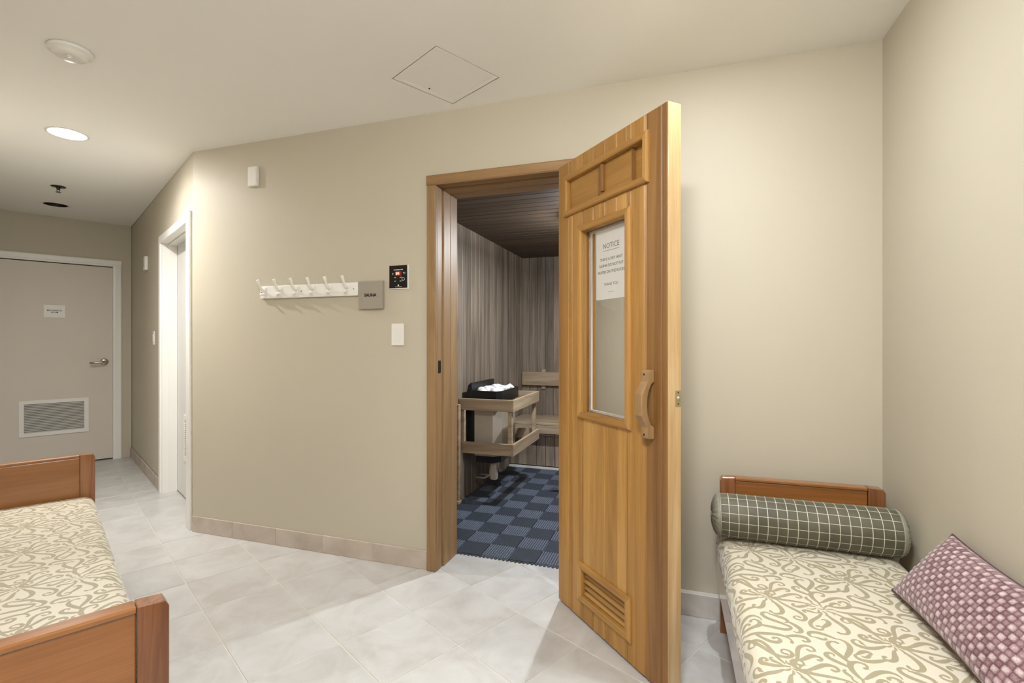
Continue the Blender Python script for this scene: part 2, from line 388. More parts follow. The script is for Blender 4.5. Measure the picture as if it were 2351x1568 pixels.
# ------------------------------------------------------------------ hallway doors
AHA = math.atan2(HA.y, HA.x)
def casing(root, x0, x1, ztop, m, wdt, y0, y1, near=True):
    MB().box(x0-wdt, x0, y0, y1, 0, ztop).build('casing_board', m, root, 0.003)
    MB().box(x1, x1+wdt, y0, y1, 0, ztop).build('casing_board', m, root, 0.003)
    MB().box(x0-wdt, x1+wdt, y0, y1, ztop+0.0005, ztop+wdt).build('casing_head', m, root, 0.003)
def louver_vent(root, x0, x1, z0, z1, yf, sgn, nsl):
    """white frame with grey slats on the face at y=yf; sgn points out of the door"""
    v = MB(); fw = 0.034
    for b in ((x0, x0+fw, z0, z1), (x1-fw, x1, z0, z1), (x0+fw, x1-fw, z0, z0+fw), (x0+fw, x1-fw, z1-fw, z1)):
        v.box(b[0], b[1], *sorted((yf, yf+sgn*0.010)), b[2], b[3])
    fr = v.build('vent_frame', M['white'], root)
    MB().box(x0+fw, x1-fw, *sorted((yf+sgn*0.0005, yf+sgn*0.0015)), z0+fw, z1-fw).build('vent_back', M['steeld'], fr)
    h = (z1-z0-2*fw)/nsl
    sl = MB(); sl.prism([(yf+sgn*0.0017, h*0.70), (yf+sgn*0.0085, h*0.14), (yf+sgn*0.0085, h*0.0), (yf+sgn*0.0017, h*0.56)], 'x', x0+fw, x1-fw)
    me = sl.mesh('vent_slat', M['vent'])
    for k in range(nsl): link('vent_slat', me, fr, (0, 0, z0+fw+h*k))
    return fr

# pale door in the hallway wall, set back in a white frame
d2 = thing('door_1', 'pale plain door set back in a white frame, left of the coat hooks', 'door', P1, AHA, kind='structure')
MB().box(BA0+0.016, BA1-0.016, -0.139, -0.101, 0.012, BZ-0.016).build('door_panel', M['doorw'], d2, 0.001, 1)
louver_vent(d2, 0.27, 0.79, 0.305, 0.655, -0.101, 1, 18)
t1 = thing('trim_1', 'white frame and casing around the pale hallway door', 'door frame', P1, AHA, kind='structure')
MB().box(BA1-0.012, BA1+0.001, -0.145, 0.001, 0, BZ).build('jamb', M['white'], t1)
MB().box(BA0-0.001, BA0+0.012, -0.145, 0.001, 0, BZ).build('jamb', M['white'], t1)
MB().box(BA0-0.001, BA1+0.001, -0.145, 0.001, BZ-0.012, BZ+0.001).build('jamb_head', M['white'], t1)
MB().box(BA1-0.024, BA1-0.0125, -0.100, -0.042, 0, BZ-0.013).build('door_stop', M['white'], t1, 0.002)
MB().box(BA0+0.0125, BA0+0.024, -0.100, -0.042, 0, BZ-0.013).build('door_stop', M['white'], t1, 0.002)
MB().box(BA0+0.03, BA1-0.03, -0.100, -0.042, BZ-0.024, BZ-0.013).build('door_stop', M['white'], t1, 0.002)
MB().box(BA1, BA1+0.062, 0.0005, 0.016, 0, BZ+0.045).build('casing_board', M['white'], t1, 0.003)
MB().box(BA0-0.104, BA0, 0.0005, 0.016, 0, BZ+0.045).build('casing_board', M['white'], t1, 0.003)
MB().box(BA0-0.104, BA1+0.062, 0.0005, 0.016, BZ+0.0455, BZ+0.046).build('casing_lip', M['white'], t1)
MB().box(BA0+0.0005, BA1-0.0005, 0.0005, 0.016, BZ-0.012, BZ+0.045).build('casing_head', M['white'], t1, 0.003)

# far door with vent, sign, lever; local x = HB from E0, local -y = into the hallway (-HA)
d3 = thing('door_2', 'grey-beige door with a floor vent and steel lever at the end of the hallway', 'door', E0, ANG_H, kind='structure')
xl, xr = X(1.042), X(0.155)
MB().box(xl, xr, 0.006, 0.045, 0.014, 1.987).build('door_panel', M['doorg'], d3, 0.001, 1)
louver_vent(d3, X(0.845), X(0.345), 0.312, 0.655, 0.006, -1, 18)
hx = X(0.222); hz = 1.012
hd = MB().lathe([(0.0, -0.0), (0.034, -0.0), (0.034, -0.008), (0.028, -0.014), (0.0, -0.015)], (hx, 0.006, hz), 'y', 32, False).build('handle_rose', M['steel'], d3)
hv = MB().tube([(hx, -0.004, hz), (hx, -0.052, hz), (hx-0.012, -0.062, hz), (hx-0.03, -0.064, hz-0.002), (hx-0.075, -0.062, hz-0.007), (hx-0.118, -0.058, hz-0.009)],
          [0.012, 0.012, 0.0125, 0.0115, 0.010, 0.009], 14).build('lever', M['steel'], hd)
t2 = thing('trim_2', 'grey-beige casing around the vented door at the end of the hallway', 'door frame', E0, ANG_H, kind='structure')
for x0, x1 in ((X(1.112), X(1.045)), (X(0.150), X(0.0835))):
    MB().prism([(x0, 0.0), (x0, -0.012), (x0+0.008, -0.017), (x1-0.02, -0.017), (x1-0.018, -0.012), (x1, -0.010), (x1, 0.0)] if x0 < 0.5 else
               [(x1, 0.0), (x1, -0.012), (x1-0.008, -0.017), (x0+0.02, -0.017), (x0+0.018, -0.012), (x0, -0.010), (x0, 0.0)], 'z', 0, 1.995).build('casing_board', M['white'], t2)
MB().prism([(0.0, 1.9955), (-0.010, 1.9955), (-0.012, 2.013), (-0.017, 2.015), (-0.017, 2.055), (-0.012, 2.063), (0.0, 2.063)], 'x', X(1.112), X(0.0835)).build('casing_head', M['white'], t2)
MB().box(X(1.045), xl-0.001, 0.001, 0.10, 0, 1.995).build('jamb', M['white'], t2)
MB().box(xr+0.001, X(0.150), 0.001, 0.10, 0, 1.995).build('jamb', M['white'], t2)
# sign on the far door
sx, sz = X(0.598), 1.515
s1 = thing('door_sign', 'small white sign on the vented door at the end of the hallway', 'sign', E0 + HB*sx + Vector((0,0,sz)), ANG_H)
MB().box(-0.078, 0.078, 0.0015, 0.0055, -0.062, 0.062).build('sign_plate', M['whitep'], s1, 0.001, 1)
text('MECHANICAL', 0.0175, M['ink'], s1, (0, 0.001, 0.008), (R(90), 0, 0), bold=0.0003)
text('ROOM', 0.0175, M['ink'], s1, (0, 0.001, -0.011), (R(90), 0, 0), bold=0.0003)

# small fittings on the hallway wall: local x = -HA so local -y faces the hall
AB = math.atan2(-HA.y, -HA.x)
def wallB(a, z): return P1 + HA*a + Vector((0, 0, z))
ws = thing('light_switch', 'white light switch on the hallway wall left of the pale door', 'switch', wallB(1.46, 1.25), AB)
MB().box(-0.036, 0.036, -0.007, -0.0008, -0.058, 0.058).build('switch_plate', M['whitep'], ws, 0.002)
MB().box(-0.016, 0.016, -0.011, -0.0072, -0.033, 0.033).build('rocker', M['whitep'], ws, 0.0015)
wc = thing('wall_chime', 'small white box high on the hallway wall left of the pale door', 'wall box', wallB(1.83, 1.93), AB)
MB().box(-0.045, 0.045, -0.026, -0.0008, -0.062, 0.062).build('box_cover', M['whitep'], wc, 0.004)
MB().box(-0.022, 0.022, -0.029, -0.0262, -0.03, 0.03).build('box_window', M['vent'], wc, 0.001)

# ------------------------------------------------------------------ things on the sauna wall
def wallA(px_t):   # t = direction ratio x/y of a sight line
    y = 2.4865/(1+0.3323*px_t); x = px_t*y; return a_to_A(Vector((x, y, 0)))[0], y
def uz(px, py):
    u, y = wallA((px-1175.5)/1130); return u, 1.22-(py-784)/1130*y
bx = thing('wall_chime', 'white box high on the wall above the left end of the coat hooks', 'wall box', A(0.508, 0, 2.224), ANG_A)
MB().box(-0.036, 0.036, -0.020, -0.0008, -0.060, 0.060).build('box_cover', M['whitep'], bx, 0.003)
MB().box(-0.031, 0.031, -0.0225, -0.0202, -0.055, 0.055).build('box_lid', M['whitep'], bx, 0.0015)

sw = thing('light_switch', 'white rocker light switch below the black sauna control panel', 'switch', A(1.508, 0, 1.258), ANG_A)
MB().box(-0.038, 0.038, -0.007, -0.0008, -0.060, 0.060).build('switch_plate', M['whitep'], sw, 0.002)
MB().prism([(-0.0072, -0.034), (-0.0072, 0.034), (-0.0125, 0.034), (-0.0085, -0.034)], 'x', -0.0165, 0.0165).build('rocker', M['whitep'], sw, 0.001)

# control panel: px 894-935, y 617-665
cp = thing('control_panel', 'black sauna control panel with a red lit display', 'control panel', A(1.516, 0, 1.572), ANG_A)
MB().box(-0.056, 0.060, -0.006, -0.0008, -0.066, 0.064).build('back_plate', M['whitep'], cp, 0.001)
MB().box(-0.057, 0.053, -0.011, -0.0062, -0.060, 0.063).build('face_plate', M['blackgl'], cp, 0.001)
yy = -0.0112
MB().box(-0.021, 0.019, yy-0.0006, yy-0.0001, 0.006, 0.030).build('display', M['ledback'], cp)
text('84', 0.022, M['led'], cp, (-0.004, yy-0.0010, 0.018), (R(90), 0, 0), 'display_digits', bold=0.0006)
MB().prism([(-0.030, 0.0365), (0.010, 0.0365), (0.010, 0.0405), (-0.027, 0.0405)], 'y', yy-0.0005, yy).build('key_mark', M['inkwhite'], cp)
for xx in (0.017, 0.025): MB().box(xx-0.0028, xx+0.0028, yy-0.0005, yy, 0.0370, 0.0415).build('key_mark', M['inkwhite'], cp)
for xx, zz, ch in ((-0.034, 0.016, 'F'), (0.036, 0.018, '°C')): text(ch, 0.014, M['inkwhite'], cp, (xx, yy-0.0005, zz), (R(90), 0, 0), bold=0.0002)
for xx, zz in ((-0.020, -0.004), (-0.020, -0.023), (0.014, -0.003), (0.014, -0.023)):
    MB().prism([(xx-0.006, zz-0.0015), (xx+0.006, zz-0.0015), (xx+0.006, zz+0.0015), (xx-0.004, zz+0.002)], 'y', yy-0.0005, yy).build('key_mark', M['inkwhite'], cp)
MB().lathe([(0.0092, 0), (0.0092, 0.0004), (0.0072, 0.0004), (0.0072, 0)], (0.030, yy-0.0006, -0.012), 'y', 20, False).build('key_ring', M['inkwhite'], cp)
MB().box(-0.004, 0.004, yy-0.0005, yy, -0.050, -0.042).build('key_mark', M['inkwhite'], cp)
MB().box(-0.020, 0.020, yy-0.0005, yy, -0.0545, -0.0530).build('key_mark', M['inkwhite'], cp)

# grey SAUNA plate: px 828-883, y 627-692
u0, z0 = uz(828.5, 629); u1, z1 = uz(883, 691)
ss = thing('room_sign', 'grey square plate lettered SAUNA at the right end of the coat hooks', 'sign', A((u0+u1)/2, 0, 1.478), ANG_A)
MB().box(-(u1-u0)/2, (u1-u0)/2, -0.022, -0.0008, -0.077, 0.077).build('sign_plate', M['signgrey'], ss, 0.002)
text('SAUNA', 0.0235, M['ink'], ss, (0.0, -0.0225, -0.002), (R(90), 0, 0), bold=0.0007)

# coat rack: px 603-827
u0, z0 = uz(603, 655); u1, z1 = uz(827, 645)
cr = thing('coat_rack', 'white board with six hooks on the sauna wall', 'coat rack', A(u0, 0, 1.515), ANG_A)
L = u1-u0-0.002; RZ = 0.037
MB().box(0, L, -0.019, -0.0008, -RZ, RZ).build('rack_board', M['white'], cr, 0.002)
hk = MB()
hk.box(-0.011, 0.011, -0.0235, -0.0195, -0.030, 0.026)
hk.tube([(0, -0.022, 0.006), (0, -0.034, 0.012), (0, -0.048, 0.026), (0, -0.057, 0.044), (0, -0.063, 0.060), (0, -0.068, 0.070)], [0.0075, 0.007, 0.0065, 0.007, 0.0092, 0.0085], 14)
hk.tube([(0, -0.022, -0.012), (0, -0.032, -0.017), (0, -0.040, -0.016), (0, -0.046, -0.010)], [0.0060, 0.0055, 0.0055, 0.0065], 10)
hme = hk.mesh('hook', M['white'])
for i in range(6): link('hook', hme, cr, (0.032 + i*(L-0.10)/5.0, 0, 0))
sc = MB().lathe([(0.0, 0.0), (0.0032, 0.0), (0.0032, 0.001), (0.0, 0.001)], (0, -0.0205, 0), 'y', 14, False).mesh('screw', M['steeld'])
for x in (0.012, L*0.44, L-0.028): link('screw', sc, cr, (x, 0, 0))

# ------------------------------------------------------------------ sauna door frame (trim_3) and strike plate
t3 = thing('trim_3', 'cedar frame and casing around the sauna doorway', 'door frame', A(0, 0), ANG_A, kind='structure')
JL, JR, JZ = 1.747, 2.458, 2.048
cs = [(1.691, -0.0008), (1.691, -0.016), (1.697, -0.021), (1.739, -0.021), (1.745, -0.016), (1.745, -0.0008)]
MB().prism(cs, 'z', 0, JZ-0.001).build('casing_board', M['frame'], t3, 0.001, 1)
MB().prism([(2.461+(x-1.691), y) for x, y in cs], 'z', 0, JZ-0.001).build('casing_board', M['frame'], t3, 0.001, 1)
MB().prism([(-0.0008, JZ+0.001), (-0.016, JZ+0.001), (-0.021, JZ+0.007), (-0.021, JZ+0.048), (-0.016, JZ+0.054), (-0.0008, JZ+0.054)], 'x', 1.691, 2.515).build('casing_head', M['framex'], t3)
segs = [(-0.004, 0.052, 0.0), (0.062, 0.140, -0.008), (0.1425, 0.228, -0.009)]
for a, b, dd in segs:
    MB().box(1.7305, JL-dd, a, b, 0, JZ+dd).build('jamb_board', M['frame'], t3, 0.002)
    MB().box(JR+dd, 2.4755, a, b, 0, JZ+dd).build('jamb_board', M['frame'], t3, 0.002)
    MB().box(1.7305, 2.4755, a, b, JZ+dd+0.001, 2.067).build('head_board', M['framex'], t3, 0.002)
MB().box(1.7305, JL-0.004, 0.0522, 0.0618, 0, JZ+0.004).build('jamb_groove', M['cedard'], t3)
sp = MB(); sp.box(JL+0.0003, JL+0.0022, 0.006, 0.036, 1.052, 1.118)
sp.build('strike_plate', M['steeld'], t3, 0.001)

# ------------------------------------------------------------------ the open sauna door
DH = Vector((0.2187, 2.32, 0)); AD = math.atan2(-0.902, 0.431); DW, DT = 0.719, 0.058
DZ0, DZ1 = 0.012, 2.036
dr = thing('door_3', 'open golden cedar plank sauna door with a tall window and wooden pull', 'door', DH, AD, kind='structure')
WX0, WX1, WZ0, WZ1 = 0.205, 0.502, 0.915, 1.697      # window opening
IX0, IX1, IZ0, IZ1 = 0.090, 0.602, 1.815, 1.948      # upper slot
VX0, VX1, VZ0, VZ1 = 0.205, 0.500, 0.120, 0.230      # louver opening
bounds = [0.0, 0.120, 0.2015, 0.282, 0.3624, 0.4387, 0.5256, 0.610, 0.690]
SKIN = 0.020
def plank(x0, x1, y0, y1, z0, z1, m, front):
    """tongue-and-groove board with a small vee on its front edges"""
    c = 0.0036; g = 0.0005
    if front: pr = [(x0+g, y1), (x0+g, y0+c), (x0+g+c, y0), (x1-g-c, y0), (x1-g, y0+c), (x1-g, y1)]
    else: pr = [(x0+g, y0), (x0+g, y1-c), (x0+g+c, y1), (x1-g-c, y1), (x1-g, y1-c), (x1-g, y0)]
    MB().prism(pr, 'z', z0, z1).build('plank', m, dr)
holes = [(WX0, WX1, WZ0, WZ1), (IX0, IX1, IZ0, IZ1), (VX0, VX1, VZ0, VZ1)]
tones = ['cedar', 'cedar', 'cedar', 'cedar', 'cedar', 'cedar', 'cedar', 'cedard', 'cedard']
for side in (0, 1):
    y0, y1 = (0.0, SKIN) if side == 0 else (DT-SKIN, DT)
    bb = bounds + ([0.7185] if side == 0 else [0.7185])
    for i in range(len(bb)-1):
        a, b = bb[i], bb[i+1]
        # split the board vertically where openings cut it, and sideways where they cut only part of it
        xs = sorted({a, b} | {h[k] for h in holes for k in (0, 1) if a+1e-4 < h[k] < b-1e-4})
        for xa, xb in zip(xs[:-1], xs[1:]):
            cuts = sorted([(h[2], h[3]) for h in holes if h[0] < (xa+xb)/2 < h[1]]); z = DZ0
            for c0, c1 in cuts + [(DZ1, None)]:
                if c0 - z > 0.004: plank(xa, xb, y0, y1, z, c0, M[tones[min(i, 8)]], side == 0)
                z = c1
# solid core behind the skins, with the openings left free
core = MB(); y0, y1 = SKIN+0.0003, DT-SKIN-0.0003
for x0, x1, z0, z1 in ((0.001, WX0, DZ0+0.001, IZ0), (WX1, 0.7178, DZ0+0.001, IZ0), (0.001, 0.7178, IZ1, DZ1-0.001), (0.001, IX0, IZ0, IZ1), (IX1, 0.7178, IZ0, IZ1),
                       (WX0, WX1, DZ0+0.001, VZ0), (WX0, WX1, VZ1, WZ0), (WX0, WX1, WZ1, IZ0)): core.box(x0, x1, y0, y1, z0, z1)
core.build('core', M['cedard'], dr)
MB().box(0.7186, 0.7215, 0.0005, DT-0.0005, DZ0, DZ1).build('edge_strip', M['cedarl'], dr, 0.0008, 1)
MB().box(0.002, 0.7184, 0.001, DT-0.001, DZ1+0.0002, DZ1+0.002).build('top_edge', M['cedarl'], dr)
def molding(name, x0, x1, z0, z1, wd, pr, y=0.0, s=-1, wl=None):
    """mitred frame around an opening, with a rounded outer edge"""
    root = None
    prof = [(0.0, 0.0), (0.0, pr*0.75), (wd*0.16, pr), (wd*0.72, pr), (wd*0.92, pr*0.75), (wd, pr*0.45), (wd, 0.0)]
    cor = [(x0, z0, -1, -1), (x1, z0, 1, -1), (x1, z1, 1, 1), (x0, z1, -1, 1)]
    for k in range(4):
        p, q_ = cor[k], cor[(k+1) % 4]
        vv = [(p[0]+p[2]*t_, y+s*h, p[1]+p[3]*t_) for t_, h in prof] + [(q_[0]+q_[2]*t_, y+s*h, q_[1]+q_[3]*t_) for t_, h in prof]
        n = len(prof); ff = [(i, i+1, n+i+1, n+i) for i in range(n-1)] + [(n-1, 0, n, 2*n-1), tuple(range(n)), tuple(range(2*n-1, n-1, -1))]
        MB().add(vv, ff).build(name, M['cedarx'] if k % 2 == 0 else M['cedar'], dr)
molding('window_molding', WX0, WX1, WZ0, WZ1, 0.029, 0.014)
molding('window_molding', WX0, WX1, WZ0, WZ1, 0.029, 0.012, DT, 1)
molding('slot_molding', IX0, IX1, IZ0, IZ1, 0.027, 0.014)
molding('louver_molding', VX0, VX1, VZ0, VZ1, 0.030, 0.012)
MB().box(WX0+0.0005, WX1-0.0005, 0.034, 0.038, WZ0+0.0005, WZ1-0.0005).build('glass_pane', M['glass'], dr)
# pale glazing bead behind the glass edge
for b in ((WX0+0.0003, WX0+0.009, WZ0+0.009, WZ1-0.009), (WX1-0.009, WX1-0.0003, WZ0+0.009, WZ1-0.009), (WX0+0.0003, WX1-0.0003, WZ0+0.0003, WZ0+0.009), (WX0+0.0003, WX1-0.0003, WZ1-0.009, WZ1-0.0003)):
    MB().box(b[0], b[1], 0.0385, 0.047, b[2], b[3]).build('glazing_bead', M['white'], dr)
# upper slot: sliding panel, its finger block, and the deeper end
MB().box(IX0+0.0005, 0.5245, 0.010, 0.019, IZ0+0.0005, IZ1-0.0005).build('slide_panel', M['cedarx'], dr, 0.001, 1)
MB().box(0.3355, 0.352, -0.004, 0.0098, IZ0+0.018, IZ1-0.004).build('finger_block', M['cedard'], dr, 0.002)
MB().box(0.306, 0.314, 0.006, 0.0098, IZ0+0.012, IZ1-0.010).build('finger_block', M['cedard'], dr, 0.001)
MB().box(IX0+0.0005, IX1-0.0005, 0.0215, 0.0365, IZ0+0.0005, IZ1-0.0005).build('slot_back', M['cedarx'], dr)
MB().box(0.527, 0.531, 0.002, 0.0205, IZ0+0.001, IZ1-0.001).build('slot_stop', M['cedard'], dr)
# louver slats, tilted
for k in range(4):
    zc = VZ0 + 0.016 + k*0.0262
    vv = [(0.003, -0.011), (0.008, -0.013), (0.036, 0.007), (0.033, 0.012)]
    MB().prism([(y, zc+h) for y, h in vv], 'x', VX0+0.0005, VX1-0.0005).build('slat', M['cedarx'], dr, 0.0012, 1)
MB().box(VX0+0.0005, VX1-0.0005, 0.040, 0.056, VZ0+0.0005, VZ1-0.0005).build('louver_back', M['cedard'], dr)
# pull handle (both faces)
outer = [(0.0, 0.876), (-0.026, 0.878), (-0.030, 0.888), (-0.031, 0.918), (-0.040, 0.936), (-0.054, 0.955), (-0.058, 0.966), (-0.058, 1.030), (-0.054, 1.042), (-0.040, 1.062), (-0.031, 1.080), (-0.030, 1.112), (-0.027, 1.120), (0.0, 1.120)]
inner = [(0.0, 1.078), (-0.012, 1.070), (-0.022, 1.052), (-0.029, 1.028), (-0.031, 1.000), (-0.029, 0.970), (-0.022, 0.944), (-0.012, 0.926), (0.0, 0.918)]
hp = MB()
def handle_mb(sg, y0):
    mb = MB(); P = outer + inner; n = len(P)
    # quads between outer and inner chains keep the section clean
    pad1 = [(0.0, 0.876), (-0.026, 0.878), (-0.030, 0.888), (-0.031, 0.918), (0.0, 0.918)]
    pad2 = [(0.0, 1.120), (-0.027, 1.120), (-0.030, 1.112), (-0.031, 1.080), (0.0, 1.078)]
    out = [(-0.031, 0.918), (-0.0355, 0.928), (-0.046, 0.944), (-0.056, 0.960), (-0.058, 1.000), (-0.056, 1.036), (-0.046, 1.054), (-0.0355, 1.070), (-0.031, 1.080)]
    inn = [(0.0, 0.918), (-0.012, 0.926), (-0.022, 0.944), (-0.029, 0.970), (-0.031, 1.000), (-0.029, 1.028), (-0.022, 1.052), (-0.012, 1.070), (0.0, 1.078)]
    ring = [(0.0, 0.876), (-0.026, 0.878), (-0.030, 0.888)] + out + [(-0.030, 1.112), (-0.027, 1.120), (0.0, 1.120)]
    x0, x1 = 0.617, 0.654
    vs_ = []; fs = []
    poly = ring + inn[::-1]
    n = len(poly)
    f = lambda p, x: (x, y0+sg*p[0], p[1])
    vs_ = [f(p, x0) for p in poly] + [f(p, x1) for p in poly]
    fs = [(i, (i+1) % n, n+(i+1) % n, n+i) for i in range(n)]
    # caps by strips
    def idx(p): return poly.index(p)
    strips = [[(0.0, 0.876), (-0.026, 0.878), (-0.030, 0.888), (-0.031, 0.918), (0.0, 0.918)], [(-0.031, 1.080), (-0.030, 1.112), (-0.027, 1.120), (0.0, 1.120), (0.0, 1.078)]]
    strips += [[out[i], out[i+1], inn[i+1], inn[i]] for i in range(len(out)-1)]
    for st in strips:
        q = [idx(p) for p in st]; fs.append(tuple(q)); fs.append(tuple(n+i for i in q[::-1]))
    return mb.add(vs_, fs)
hd = handle_mb(1, -0.0003).build('pull_handle', M['frame'], dr, 0.003, 2)
plug = MB().lathe([(0.0, 0.0), (0.0042, 0.0), (0.0042, -0.001), (0.0, -0.001)], (0, 0, 0), 'y', 12, False).mesh('screw_plug', M['steeld'])
for z in (0.892, 1.104): link('screw_plug', plug, hd, (0.6355, -0.0302, z))
# ball catch on the free edge
bc = MB().box(0.7216, 0.7232, 0.031, 0.056, 0.997, 1.052).build('catch_plate', M['brass'], dr, 0.0005, 1)
MB().lathe([(0.0, 0.006), (0.004, 0.0052), (0.0062, 0.003), (0.007, 0.0)], (0.7232, 0.0435, 1.025), 'x', 18, False).build('catch_ball', M['steel'], bc)
sc2 = MB().lathe([(0.0, 0.0008), (0.0028, 0.0006), (0.003, 0.0)], (0, 0, 0), 'x', 10, False).mesh('screw', M['steeld'])
for z in (1.006, 1.045): link('screw', sc2, bc, (0.7232, 0.0435, z))
# hinges between frame and door
for z in (0.25, 1.02, 1.80):
    MB().tube([(-0.007, DT-0.004, z-0.05), (-0.007, DT-0.004, z+0.05)], 0.006, 12).build('hinge', M['brass'], dr)

# notice stuck on the glass
nt = thing('paper_notice', 'white paper notice with printed capitals behind the sauna door window', 'notice', DH + Vector((0.431, -0.902, 0)).normalized()*0.3975 + Vector((0.902, 0.431, 0)).normalized()*0.0325 + Vector((0, 0, 1.52)), AD)
MB().box(-0.138, 0.103, -0.0002, 0.0008, -0.125, 0.168).build('sheet', M['paper'], nt)
def nl(s, size, z, m='inkgrey', b=0.0): text(s, size, M[m], nt, (-0.036, -0.0004, z), (R(90), 0, 0), ext=0.0001, bold=b)
nl('NOTICE', 0.030, 0.094)
MB().box(-0.090, 0.018, -0.0006, -0.0003, 0.0745, 0.0760).build('underline', M['inkgrey'], nt)
nl('THIS IS A DRY HEAT', 0.0165, 0.040, b=0.0002); nl('SAUNA DO NOT PUT', 0.0165, 0.014, b=0.0002); nl('WATER ON THE ROCKS', 0.0165, -0.013, b=0.0002)
nl('THANK YOU', 0.0165, -0.064); 
MB().box(-0.056, -0.018, -0.0006, -0.0003, -0.0965, -0.0955).build('underline', M['inkgrey'], nt)

# ------------------------------------------------------------------ sauna cabin (local frame A)
SU0, SU1, SV0, SV1, SZ = 1.38, 3.05, 0.228, 2.69, 2.11
def board_mesh(wd, ln, th=0.014, m='sauna', c=0.005, g=0.001):
    pr = [(g, 0), (g, th-c*0.6), (g+c, th), (wd-g-c, th), (wd-g, th-c*0.6), (wd-g, 0)]
    return MB().prism(pr, 'z', 0, ln).mesh('board', M[m])
BW = 0.088
bme = [board_mesh(BW, SZ, th) for th in (0.014, 0.0155, 0.013)]
def clad(name, origin, ang, length, label):
    """vertical boards standing on a backing, faces towards local +y"""
    root = thing(name, label, 'wall', origin, ang, kind='structure')
    MB().box(0, length, -0.02, -0.0004, 0, SZ).build('backing', M['dark'], root)
    n = int(length//BW)
    for i in range(n): link('board', random.choice(bme), root, (i*BW, 0, 0))
    rem = length - n*BW
    if rem > 0.01: link('board', board_mesh(rem-0.0005, SZ), root, (n*BW, 0, 0))
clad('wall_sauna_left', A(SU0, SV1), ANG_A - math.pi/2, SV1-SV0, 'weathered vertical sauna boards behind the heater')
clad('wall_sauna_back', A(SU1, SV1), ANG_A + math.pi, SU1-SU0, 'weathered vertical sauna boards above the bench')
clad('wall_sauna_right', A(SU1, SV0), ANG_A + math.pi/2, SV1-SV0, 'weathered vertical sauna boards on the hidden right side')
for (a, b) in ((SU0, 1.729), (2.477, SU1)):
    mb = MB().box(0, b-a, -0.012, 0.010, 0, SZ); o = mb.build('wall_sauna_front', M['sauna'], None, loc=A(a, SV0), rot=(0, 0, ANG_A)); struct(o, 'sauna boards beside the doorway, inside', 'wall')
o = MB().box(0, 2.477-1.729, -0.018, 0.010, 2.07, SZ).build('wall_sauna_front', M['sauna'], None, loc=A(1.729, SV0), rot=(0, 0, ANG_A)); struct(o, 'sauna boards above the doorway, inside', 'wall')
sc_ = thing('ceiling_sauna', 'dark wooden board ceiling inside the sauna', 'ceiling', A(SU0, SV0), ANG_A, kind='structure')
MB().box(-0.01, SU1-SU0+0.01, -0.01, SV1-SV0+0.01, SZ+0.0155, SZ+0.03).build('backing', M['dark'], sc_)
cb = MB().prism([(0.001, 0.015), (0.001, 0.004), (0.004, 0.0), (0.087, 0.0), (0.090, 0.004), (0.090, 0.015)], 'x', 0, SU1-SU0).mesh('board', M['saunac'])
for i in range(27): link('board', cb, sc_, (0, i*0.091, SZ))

# bench along the back wall
bn = thing('sauna_bench', 'wooden slatted sauna bench along the back wall', 'bench', A(SU0, 0), ANG_A)
BL = SU1-SU0-0.03
for i, v in enumerate((2.17, 2.268, 2.366, 2.464, 2.562)):
    MB().box(0.02, BL, v, v+0.088, 0.425, 0.448).build('seat_slat', M['saunax'], bn, 0.003)
MB().box(0.02, BL, 2.155, 2.169, 0.345, 0.424).build('front_rail', M['saunax'], bn, 0.003)
n = int((BL-0.02)//0.09)
sk = MB().box(0.001, 0.087, 2.245, 2.257, 0.02, 0.424).mesh('skirt_board', M['sauna'])
for i in range(n): link('skirt_board', sk, bn, (0.02+i*0.09, 0, 0))
for u in (0.06, BL-0.06): MB().box(u-0.02, u+0.02, 2.60, 2.64, 0.0, 0.424).build('leg', M['saunax'], bn)
br = thing('bench_backrest', 'horizontal wooden backrest board above the sauna bench', 'backrest', A(SU0, 0), ANG_A)
MB().box(0.02, BL, 2.635, 2.658, 0.758, 0.900).build('backrest_board', M['saunax'], br, 0.004)
for u in (0.25, BL/2, BL-0.25): MB().box(u-0.02, u+0.02, 2.6585, 2.6755, 0.72, 0.93).build('spacer', M['saunax'], br)
tr = MB().box(0.02, BL, 2.205, 2.2445, 0.0, 0.012).build('trim_4', M['concrete'], None, loc=A(SU0, 0), rot=(0, 0, ANG_A)); struct(tr, 'bright strip of bare floor in front of the sauna bench', 'floor trim')

# guard rail around the heater
gd = thing('heater_guard', 'wooden two-rail guard around the sauna heater', 'guard rail', A(0, 0), ANG_A)
GU0, GU1, GV0, GV1 = 1.398, 1.833, 1.035, 1.740
for z0, z1 in ((0.705, 0.792), (0.383, 0.468)):
    MB().box(GU0, GU1-0.0205, GV0, GV0+0.020, z0, z1).build('rail', M['saunax'], gd, 0.002)
    MB().box(GU1-0.020, GU1, GV0, GV1, z0, z1).build('rail', M['saunay'], gd, 0.002)
    MB().box(GU0, GU1-0.0205, GV1-0.020, GV1, z0, z1).build('rail', M['saunax'], gd, 0.002)
for u, v in ((GU1-0.052, GV0+0.021), (GU1-0.052, GV1-0.052), (GU0+0.004, GV0+0.021), (GU0+0.004, GV1-0.052)):
    MB().box(u, u+0.031, v, v+0.031, 0.40, 0.77).build('post', M['saunax'], gd, 0.002)
wp = MB().box(1.3975, 1.4195, 0.985, 1.025, 0.036, 0.75).build('wall_post', M['saunax'], gd, 0.002)
MB().box(1.3960, 1.4295, 0.965, 1.033, 0.0128, 0.0355).build('post_foot', M['saunax'], wp, 0.003)

